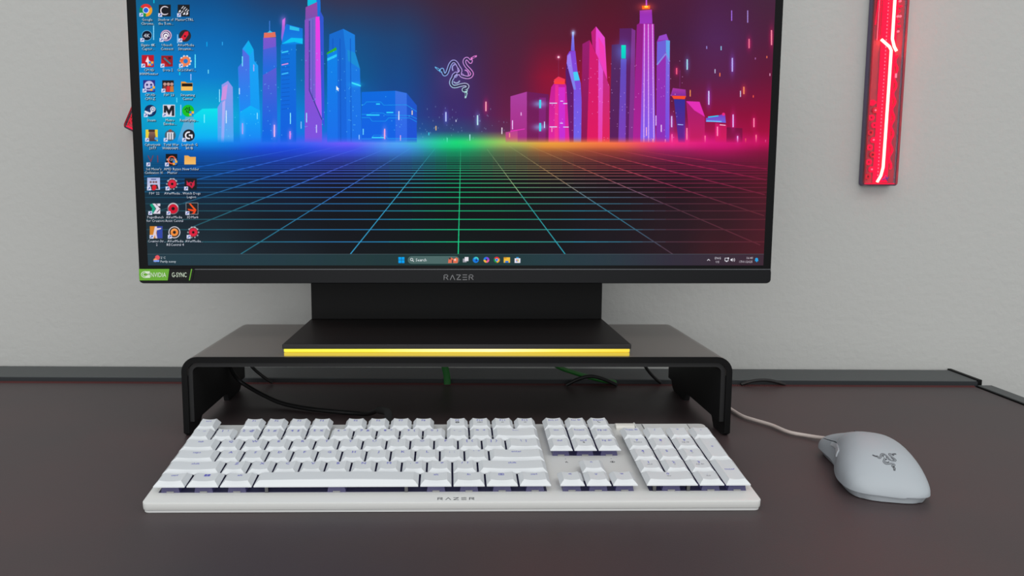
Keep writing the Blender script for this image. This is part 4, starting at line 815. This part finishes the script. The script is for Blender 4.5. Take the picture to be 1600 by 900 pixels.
for (cx_, r, wd, ht, leg, sec) in KEYS:
    kx = KX0 + (cx_ + wd / 2) * U; ky = KV0 + (r + ht / 2) * U; cv = wd > 5
    ko = link('keycap', cap_mesh(wd, ht, r), kb, (kx, ky, KT)); bw, bh = cap_dims(wd, ht)
    if not leg: ko['label'] = 'long blank space bar'
    on = lambda oy, wd=wd, ht=ht, r=r, cv=cv, ox=0.0: (lambda x, y: (x + ox, y + oy, cap_top(wd, ht, r, x + ox, y + oy, cv) + 0.00018))
    top_y = bh / 2 - SBK - 0.0034
    if ht == 2: top_y = 0.003 if leg == '+' else 0.0015
    if leg in ('WIN', 'MENU'):
        mb = MB(); f = on(top_y - .0002)
        def q_(x0, y0, x1, y1): mb.add([f(x0, y0), f(x1, y0), f(x1, y1), f(x0, y1)], [(0, 1, 2, 3)])
        if leg == 'WIN':
            for dx in (-.0021, .0002):
                for dy in (-.0017, .0002): q_(dx, dy, dx + .0019, dy + .0015)
        else:
            for a in ((-.002, -.0015, .002, -.0011), (-.002, .0011, .002, .0015), (-.002, -.0015, -.0016, .0015), (.0016, -.0015, .002, .0015), (-.0008, -.0006, .0008, -.0002), (-.0008, .0003, .0008, .0007)): q_(*a)
        mb.build('legend', M['legend'], ko)
    elif leg:
        small = len(leg) > 1 and '  ' not in leg
        text_mesh('legend', ('key', leg), 0.0027 if small else 0.0035, on(top_y), M['legend'], ko, width=(0.0052 if leg == '<----' else None))
    if sec:
        mb = MB(); f = on(top_y - 0.0036); mm = M['print_soft'] if leg.isdigit() or leg == '.' else M['print']
        if sec == 'ring': mb.ribbon([(.0013 * math.cos(a), .001 * math.sin(a)) for a in np.linspace(0, 6.0, 12)], .0009, f, close=True)
        elif sec == 'game':
            mb.ribbon([(.0007 * math.cos(a), .0007 * math.sin(a)) for a in np.linspace(0, 5.8, 10)], .0004, f, close=True)
            for s in (-1, 1): mb.ribbon([(s * .0014, .0008), (s * .002, 0), (s * .0014, -.0008)], .0004, f)
        elif sec == 'dash': mb.ribbon([(-.0011, 0), (.0011, 0)], .0005, f)
        elif sec == 'moon': mb.ribbon([(-.0008, .0011), (-.0010, .0002), (-.0002, -.0009), (.0012, -.0009)], .0006, f)
        elif sec == 'blob': mb.ribbon([(-.0006, .0008), (.0006, .0004), (-.0006, 0), (.0007, -.0008)], .0007, f)
        else: text_mesh('small_legend', ('key', sec), 0.0020, f, mm, ko)
        if mb.v: mb.build('small_legend', mm, ko)
    if r == 0 or (cx_ > 15.2 and r >= 3 and cx_ < 18.3) or (cx_ > 16 and cx_ < 17.5 and r == 1):
        so_ = link('switch', SWM, kb, (kx, ky - (ht - 1) * U / 2, KT)); link('clip', SFM, so_)
        if wd >= 2:
            for s in (-1, 1): link('stabiliser', STM, kb, (kx + s * (0.0125 if wd < 5 else 0.051), ky, KT))
# words and small lamps printed on the plate
wm = MB(); lw, lh, gp = 0.0036, 0.0030, 0.0021
for k, strokes in enumerate(WORDMARK):
    for pts in strokes:
        seg_strip(wm, [(0.0012 + 0.0 - 0.0120 + k * (lw + gp) + p[0] * lw, 0.0036 + p[1] * lh) for p in pts], 0.00050, lambda x, y: (x, y, KT + 0.00012))
wm.build('wordmark', M['print'], kb)
def onplate(cx_, cy_): return lambda x, y: (cx_ + x, cy_ + y, KT + 0.00012)
for cc, s in ((15.92, 'A'), (16.44, '1'), (17.80, 'g')):
    X_ = KX0 + cc * U; Y_ = KV0 + 2.58 * U
    if s == 'g':
        mb = MB(); mb.ribbon([(.0017 * math.cos(a), .0012 * math.sin(a)) for a in np.linspace(0, 5.9, 14)], .0004, onplate(X_, Y_), close=True); mb.ribbon([(0, .001), (0, -.001)], .0008, onplate(X_, Y_)); mb.build('indicator_print', M['print'], kb)
    else: text_mesh('indicator_print', ('ind', s), 0.0027, onplate(X_, Y_), M['print'], kb)
    mb = MB(); f = onplate(X_, Y_ + 0.0054); mb.add([f(.0005 * math.cos(a), .0005 * math.sin(a)) for a in np.linspace(0, 5.6, 9)], [tuple(range(9))])
    mb.build('indicator_lamp', M['sticker_white'] if s == '1' else M['print_soft'], kb)
# volume roller and media bar behind the number pad
rx0 = KX0 + 18.60 * U; vy = KD - 0.0085
ro = MB(); ro.tube([(rx0, vy, KT - .0008), (rx0 + .0162, vy, KT - .0008)], 0.0046, 24); ro.build('volume_roller', M['roller'], kb, smooth=40)
MB().box(rx0 + .0170, rx0 + .0182, vy - .006, vy + .0062, KT - .001, KT + .0022).build('roller_guard', M['kb_low'], kb, bevel=0.0003)
MB().box(rx0 + .0250, rx0 + .0640, vy - .0055, vy + .0065, KT - .001, KT + .0007).build('media_bar', M['kb'], kb, bevel=0.0003)
for x in (rx0 + .0246, rx0 + .0646):
    MB().box(x - .00025, x + .00025, vy - .0055, vy + .0066, KT - .001, KT + .00015).build('media_bar_seam', M['print'], kb)
# ------------------------------------------------------------------ cables that belong to a thing
def local_pts(root, pts):
    mw = Matrix.LocRotScale(root.location, root.rotation_euler, root.scale).inverted()
    return [mw @ Vector((p[0], p[1], p[2] + D)) for p in pts]
kc = [(-0.060, 0.684, 0.0200), (-0.0605, 0.700, 0.0235), (-0.0635, 0.728, 0.0235), (-0.0745, 0.758, 0.0175), (-0.088, 0.786, 0.006), (-0.104, 0.800, 0.0026), (-0.132, 0.808, 0.0026), (-0.160, 0.819, 0.0030), (-0.187, 0.833, 0.0048), (-0.2110, 0.848, 0.0105), (-0.2290, 0.857, 0.0175), (-0.2385, 0.857, 0.0250), (-0.2425, 0.845, 0.0400), (-0.2420, 0.840, 0.0520), (-0.2380, 0.860, 0.0600), (-0.2250, 0.905, 0.0580), (-0.19, 0.9255, 0.050), (-0.12, 0.9265, 0.058), (-0.05, 0.925, 0.075), (-0.03, 0.915, 0.14)]
MB().tube(catmull(local_pts(kb, kc), 6), 0.0023, 10).build('cable', M['cable'], kb, smooth=60)['label'] = 'black braided cable'
MB().tube(catmull(local_pts(kb, kc[:4]), 6), 0.0036, 12).build('strain_relief', M['rubber'], kb, smooth=60)

# ------------------------------------------------------------------ mouse
mouse = tag(empty('computer_mouse', (0.3355, 0.6250, D), (0, 0, -math.radians(13.5))), 'white ergonomic computer mouse with a dark snake emblem, right of the keyboard', 'mouse')
mouse.scale = (0.955, 0.955, 0.955)
SL = [(-64.5, 9, 11, 6.6), (-63.3, 17, 19, 10.4), (-60, 24, 25.5, 15.5), (-54, 29.2, 29.3, 21.5), (-44, 32, 30.8, 28.5), (-30, 33, 31, 34.2), (-12, 31.4, 30, 37), (5, 29, 28.6, 36), (20, 28.4, 28, 32), (34, 29.8, 28.5, 26.8), (46, 31.2, 29, 22.5), (54, 31, 28.6, 19.2), (59.0, 28, 26, 16.6), (61.5, 22, 20.5, 14.8)]
ZE = 6.0
def prof(y):
    ys = [s[0] for s in SL]; y = min(max(y, ys[0]), ys[-1]); i = min(max(np.searchsorted(ys, y) - 1, 0), len(SL) - 2)
    t = (y - ys[i]) / (ys[i + 1] - ys[i]); p = [SL[max(i - 1, 0)], SL[i], SL[i + 1], SL[min(i + 2, len(SL) - 1)]]
    def cm(k):
        m1 = (p[2][k] - p[0][k]) / max(p[2][0] - p[0][0], 1e-6) * (p[2][0] - p[1][0]); m2 = (p[3][k] - p[1][k]) / max(p[3][0] - p[1][0], 1e-6) * (p[2][0] - p[1][0])
        return (2 * t ** 3 - 3 * t * t + 1) * p[1][k] + (t ** 3 - 2 * t * t + t) * m1 + (-2 * t ** 3 + 3 * t * t) * p[2][k] + (t ** 3 - t * t) * m2
    return cm(1), cm(2), cm(3)
def msurf(y, ph, off=0.0):
    """point of the mouse skin; ph 0 = right rim, 180 = left rim (degrees); millimetres in, metres out"""
    L, R, H = prof(y); a = math.radians(ph); c, s = math.cos(a), math.sin(a)
    W_ = R if c > 0 else L
    x = (W_ + off) * math.copysign(abs(c) ** 0.78, c); z = ZE + (H - ZE + off) * max(s, 0) ** 0.82
    # thumb hollow on the left flank
    if c < 0: x += 2.2 * math.exp(-((y - 8) / 20) ** 2) * math.exp(-((z - 13) / 9) ** 2)
    z += -0.055 * x * max(s, 0)
    return Vector((x, y, z)) * 0.001
def skin(ys, phs, off=0.0, thick=1.2):
    mb = MB(); n, k = len(ys), len(phs); vs_ = [msurf(y, p, off) for y in ys for p in phs] + [msurf(y, p, off - thick) for y in ys for p in phs]; o = n * k
    fs = []
    for i in range(n - 1):
        for j in range(k - 1):
            a, b, c, d = i * k + j, i * k + j + 1, (i + 1) * k + j + 1, (i + 1) * k + j
            fs += [(a, b, c, d), (a + o, d + o, c + o, b + o)]
    for i in range(n - 1):
        for j in (0, k - 1): a, b = i * k + j, (i + 1) * k + j; fs.append((a, b, b + o, a + o))
    for j in range(k - 1):
        for i in (0, n - 1): a, b = i * k + j, i * k + j + 1; fs.append((a, b, b + o, a + o))
    return mb.add(vs_, fs)
LS = np.linspace
yy_all = sorted(set([round(v, 2) for v in list(LS(-64.5, -55, 10)) + list(LS(-55, 61.5, 40))]))
core = MB(); PHS = list(LS(0, 180, 31)); vs_ = [msurf(y, p, -0.9) * 0.985 for y in yy_all for p in PHS]; k = len(PHS)
core.add(vs_, [(i * k + j, i * k + j + 1, (i + 1) * k + j + 1, (i + 1) * k + j) for i in range(len(yy_all) - 1) for j in range(k - 1)] + [tuple(range(k)), tuple((len(yy_all) - 1) * k + j for j in range(k))])
core.build('inner_body', M['mouse_in'], mouse, smooth=50)
# split lines: rear of the main buttons runs from the flank up to the wheel
YB = 14.0
skin([y for y in yy_all if y < YB - 0.5] + [YB - 0.45], PHS).build('shell', M['mouse'], mouse, smooth=50)
front = [YB + 0.35] + [y for y in yy_all if y > YB + 0.4]
skin(front, LS(96, 148.4, 10)).build('main_button', M['mouse'], mouse, smooth=50)
skin(front, LS(31, 84, 10)).build('main_button', M['mouse'], mouse, smooth=50)
skin(front, LS(0, 30.2, 6)).build('side_panel', M['mouse'], mouse, smooth=50)
skin(front, LS(150.5, 180, 6)).build('side_panel', M['mouse'], mouse, smooth=50)
skin([y for y in front if y < 30] + [30], LS(84.4, 95.6, 4), -0.3).build('wheel_bridge', M['mouse'], mouse, smooth=50)
skin([y for y in front if y > 53], LS(84.4, 95.6, 4), -0.3).build('nose_bridge', M['mouse'], mouse, smooth=50)
skin(LS(-13, 7.0, 16), LS(150.5, 162, 6), 0.9, 1.8).build('side_button', M['mouse_btn'], mouse, smooth=50)
skin(LS(7.6, 25, 8), LS(152, 160, 5), 0.6, 1.6).build('side_button', M['mouse_btn'], mouse, smooth=50)
wz = msurf(42, 90).z
MB().tube([(-0.0032, 0.042, wz - 0.0085), (0.0032, 0.042, wz - 0.0085)], 0.0105, 28).build('scroll_wheel', M['mouse_in'], mouse, smooth=40)
bs = MB(); n = len(yy_all); vs_ = []
for y in yy_all:
    L, R, H = prof(y); g = 0.86 if abs(y) < 60 else 0.8; yy = y * 0.965
    hl = 2.2 * math.exp(-((y - 8) / 20) ** 2) * math.exp(-((ZE - 13) / 9) ** 2)
    vs_ += [(-(L - hl) * .00097, y * .00098, ZE * .001), (-(L * g) * .001, yy * .001, 0.0006), (R * g * .001, yy * .001, 0.0006), (R * .00097, y * .00098, ZE * .001)]
bs.add(vs_, [(i * 4 + j, i * 4 + j + 1, i * 4 + 5 + j, i * 4 + 4 + j) for i in range(n - 1) for j in range(3)] + [(0, 1, 2, 3), tuple((n - 1) * 4 + j for j in range(4))])
bs.build('base', M['mouse'], mouse, smooth=40)
for y in (-0.045, 0.045): MB().box(-0.012, 0.012, y - 0.004, y + 0.004, 0.0, 0.0007).build('glide_pad', M['rubber'], mouse)
# emblem laid on the hump
sk_v = [msurf(y, p) for y in yy_all for p in PHS]
tree = BVHTree.FromPolygons(sk_v, [(i * k + j, i * k + j + 1, (i + 1) * k + j + 1, (i + 1) * k + j) for i in range(len(yy_all) - 1) for j in range(k - 1)])
ECX, ECY, ES = -0.0008, -0.0440, 0.0092
def drape(x, y):
    X_, Y_ = ECX + x * ES, ECY + y * ES * 0.88; h = tree.ray_cast(Vector((X_, Y_, 0.2)), Vector((0, 0, -1)))
    return (X_, Y_, (h[0].z if h[0] else 0.04) + 0.00012)
em = MB(); lw_ = 0.050
for body in EMB_BODY:
    q = [Vector(EMB(p)) for p in smooth2(body, 4)]
    for s in (-1, 1):
        off = []
        for i in range(len(q)):
            t = (q[min(i + 1, len(q) - 1)] - q[max(i - 1, 0)]).normalized(); off.append(q[i] + Vector((-t.y, t.x)) * 0.052 * s)
        em.ribbon(off, lw_, drape)
for hd in EMB_HEAD: em.ribbon([EMB(p) for p in hd], lw_ * 1.5, drape, close=True)
for pt in EMB_PETAL: em.add([drape(*EMB(p)) for p in pt], [tuple(range(len(pt)))])
for mo in EMB_MOON: em.ribbon([EMB(p) for p in smooth2(mo, 4)], lw_ * 1.6, drape)
em.build('emblem', M['print'], mouse)['label'] = 'dark line emblem of three entwined snakes'
nose = Matrix.LocRotScale(mouse.location, mouse.rotation_euler, mouse.scale) @ Vector((0, 0.0600, 0.0095))
nose2 = Matrix.LocRotScale(mouse.location, mouse.rotation_euler, mouse.scale) @ Vector((-0.002, 0.0705, 0.0090))
mc = [tuple(nose - Vector((0, 0, D))), tuple(nose2 - Vector((0, 0, D))), (0.3370, 0.7120, 0.0040), (0.3270, 0.7241, 0.0026), (0.3148, 0.7351, 0.0026), (0.3075, 0.7581, 0.0026), (0.2972, 0.7758, 0.0026), (0.2906, 0.7895, 0.0026), (0.2878, 0.8136, 0.0026), (0.2840, 0.8700, 0.0026), (0.2780, 0.9000, 0.0026), (0.2750, 0.9230, 0.0030)]
MB().tube(catmull(local_pts(mouse, mc), 6), 0.00185, 10).build('cable', M['mouse_cable'], mouse, smooth=60)['label'] = 'pale braided cable'

# ------------------------------------------------------------------ neon wall lights
def neon(loc, tilt, ln, label):
    n0 = tag(empty('neon_light', loc, (0, tilt, YAW)), label, 'neon light', 'clear neon boxes on the wall')
    hw_ = 0.0195
    MB().prism(rrect(-hw_, hw_, 0, ln, 0.004), -0.0085, -0.0008).build('base_tray', M['neon_side'], n0, smooth=35)
    MB().prism(rrect(-hw_ + .0015, hw_ - .0015, 0.0015, ln - .0015, 0.003), -0.0094, -0.0086).build('back_plate', M['neon_back'], n0)
    MB().prism(rrect(-hw_, hw_, 0, ln, 0.004), -0.0170, -0.0086).build('clear_cover', M['acrylic'], n0, smooth=35)
    MB().box(-0.0075, 0.0002, -0.0104, -0.0095, 0.004, ln - .004).build('glow_panel', M['neon_red'], n0)
    MB().box(0.0012, 0.0105, -0.0102, -0.0095, 0.004, ln - .004).build('glow_panel', M['neon_red'], n0)
    for x0, x1 in ((-0.0176, -0.0172),):
        MB().box(x0, x1, -0.0125, -0.0095, 0.004, ln - .004).build('edge_strip', M['neon_red_dim'], n0)
    MB().box(-0.017, 0.017, -0.0150, -0.0095, 0.0018, 0.0032).build('end_strip', M['neon_red'], n0)
    zb = min(0.162, ln * .6)
    low = [(-0.0035, -0.0135, 0.0045), (0.0005, -0.0135, 0.0120), (0.0026, -0.0135, 0.022), (0.0030, -0.0135, 0.06), (0.0034, -0.0135, zb - .03), (0.0034, -0.0135, zb - .002), (0.0012, -0.0135, zb + .002), (-0.0090, -0.0135, zb + .0105)]
    MB().tube(low, 0.00165, 10).build('neon_tube', M['neon_core'], n0, smooth=60)
    MB().tube([(0.0098, -0.0135, zb - .003), (0.0068, -0.0135, zb + .002), (0.0040, -0.0135, zb + .011), (0.0042, -0.0135, ln * .75), (0.0044, -0.0135, ln - .008)], 0.00165, 10).build('neon_tube', M['neon_core'], n0, smooth=60)
    bd = MB()
    for i in range(int((ln - .02) / .0042)):
        z = .012 + i * .0042; bd.tube([(-0.0020, -0.0112, z), (-0.0020, -0.0112, z + .0016)], 0.0006, 6)
    bd.build('bead_row', M['neon_bead'], n0)
    for i in range(11):
        z = 0.011 + i * 0.0088; x = -0.0138 if i % 2 == 0 else -0.0098
        if z > ln - .02: break
        MB().ring((x, z), 0.0014, 0.0036, -0.0118, -0.0095, 16).build('ring', M['neon_red'] if i % 3 else M['neon_red_dim'], n0)
        if i % 4 == 1: MB().tube([(x, -0.0122, z), (x, -0.0112, z)], 0.0011, 10).build('lamp', M['neon_bead'], n0)
    zz = .02; wv = []
    while zz < min(.155, ln - .02): wv.append((0.0118 + 0.0016 * math.sin(zz * 330), -0.0115, zz)); zz += .0028
    MB().tube(catmull(wv, 3), 0.0013, 6).build('wire', M['neon_red'], n0, smooth=60)
    MB().tube([(0.0095, -0.0120, .006), (0.0070, -0.0125, .012), (0.0030, -0.012, .007), (0.0110, -0.012, .010)], 0.0007, 6).build('blue_wire', M['neon_blue'], n0)
    if ln > .3:
        for i in range(9):
            for x in ((0.0098, 0.0128) if i % 2 else (0.0113,)):
                MB().tube([(x, -0.0122, .182 + i * .0058), (x, -0.0100, .182 + i * .0058)], 0.0013, 10).build('lamp', M['neon_bead'] if i % 3 == 0 else M['neon_red'], n0)
        for i in range(12): MB().box(-0.0148, -0.0092, -0.0112, -0.0095, .205 + i * .0042, .2072 + i * .0042).build('rib', M['neon_red_dim'], n0)
        MB().tube([(-0.0160, -0.0115, .19), (-0.0140, -0.0115, .22), (-0.0150, -0.0115, .30)], 0.0009, 6).build('wire', M['neon_red'], n0)
        for x_, t_ in ((-0.0128, .0005), (-0.0108, .0007), (-0.0088, .0004)):
            MB().tube([(x_, -0.0110, .172), (x_ + .0006, -0.0112, .28), (x_, -0.0110, ln - .02)], t_, 6).build('wire', M['neon_bead'] if t_ == .0005 else M['neon_red'], n0)
        MB().box(-0.0150, -0.0090, -0.0112, -0.0095, 0.098, 0.101).build('clip', M['neon_red'], n0)
        MB().tube([(0.0112, -0.0130, .128), (0.0112, -0.0130, .133)], 0.0012, 8).build('lamp', M['neon_bead'], n0)
    return n0
neon((*rotw(0.5138, 0.0660, DESK0), D + 0.2355), 0.0, 0.42, 'upright clear neon box glowing red on the wall right of the monitor')
neon((*rotw(-0.3900, 0.0660, DESK0), D + 0.2985), math.radians(26), 0.20, 'tilted clear neon box peeking out from behind the left of the monitor')

# ------------------------------------------------------------------ loose cables behind the riser
def cable(name, pts, r, m, label, flat=1.0):
    o_ = pts[0]; t = MB().tube(catmull([(p[0] - o_[0], p[1] - o_[1], p[2] - o_[2]) for p in pts], 8), r, 10, flat=flat)
    o = t.build(name, m, None, smooth=60, loc=(o_[0], o_[1], o_[2] + D)); return tag(o, label, 'cable', 'cables behind the riser')
cable('green_cable', [(-0.0100, 0.9290, 0.0014), (-0.0105, 0.9285, 0.012), (-0.0140, 0.9260, 0.032), (-0.0150, 0.9230, 0.070), (-0.0100, 0.9100, 0.20)], 0.0040, M['cable_green'], 'green cable hanging straight down behind the middle of the riser', 0.3)
cable('green_cable', [(0.1900, 0.9330, 0.0030), (0.1700, 0.9300, 0.0070), (0.1400, 0.9270, 0.0160), (0.1150, 0.9240, 0.0270), (0.0900, 0.9220, 0.050), (0.0600, 0.9150, 0.16)], 0.0058, M['cable_green'], 'green cable slanting down to the right behind the riser', 0.45)
cable('black_cable', [(-0.2180, 0.9320, 0.0025), (-0.2290, 0.9300, 0.0110), (-0.2400, 0.9280, 0.0220), (-0.2460, 0.9260, 0.0340), (-0.2350, 0.9240, 0.0500), (-0.1500, 0.9220, 0.0600), (-0.0800, 0.9150, 0.0900), (-0.0600, 0.9100, 0.16)], 0.0019, M['cable'], 'thin black cable behind the left end of the riser')
cable('black_cable', [(0.2440, 0.9320, 0.0025), (0.2340, 0.9300, 0.0110), (0.2250, 0.9280, 0.0220), (0.2170, 0.9260, 0.0360), (0.2000, 0.9240, 0.0500), (0.1500, 0.9200, 0.0700), (0.1300, 0.9150, 0.12)], 0.0019, M['cable'], 'thin black cable behind the right end of the riser')
cable('black_cable', [(0.1300, 0.9220, 0.0022), (0.1440, 0.9215, 0.0095), (0.1590, 0.9210, 0.0130), (0.1740, 0.9210, 0.0095), (0.1900, 0.9220, 0.0022)], 0.0022, M['cable'], 'black cable arching over the mat edge beside the slanting green cable')
cable('black_cable', [(0.3380, 0.9270, 0.0018), (0.3510, 0.9268, 0.0058), (0.3640, 0.9265, 0.0072), (0.3760, 0.9265, 0.0058), (0.3900, 0.9270, 0.0018)], 0.0019, M['cable'], 'short black cable loop against the tray right of the riser')
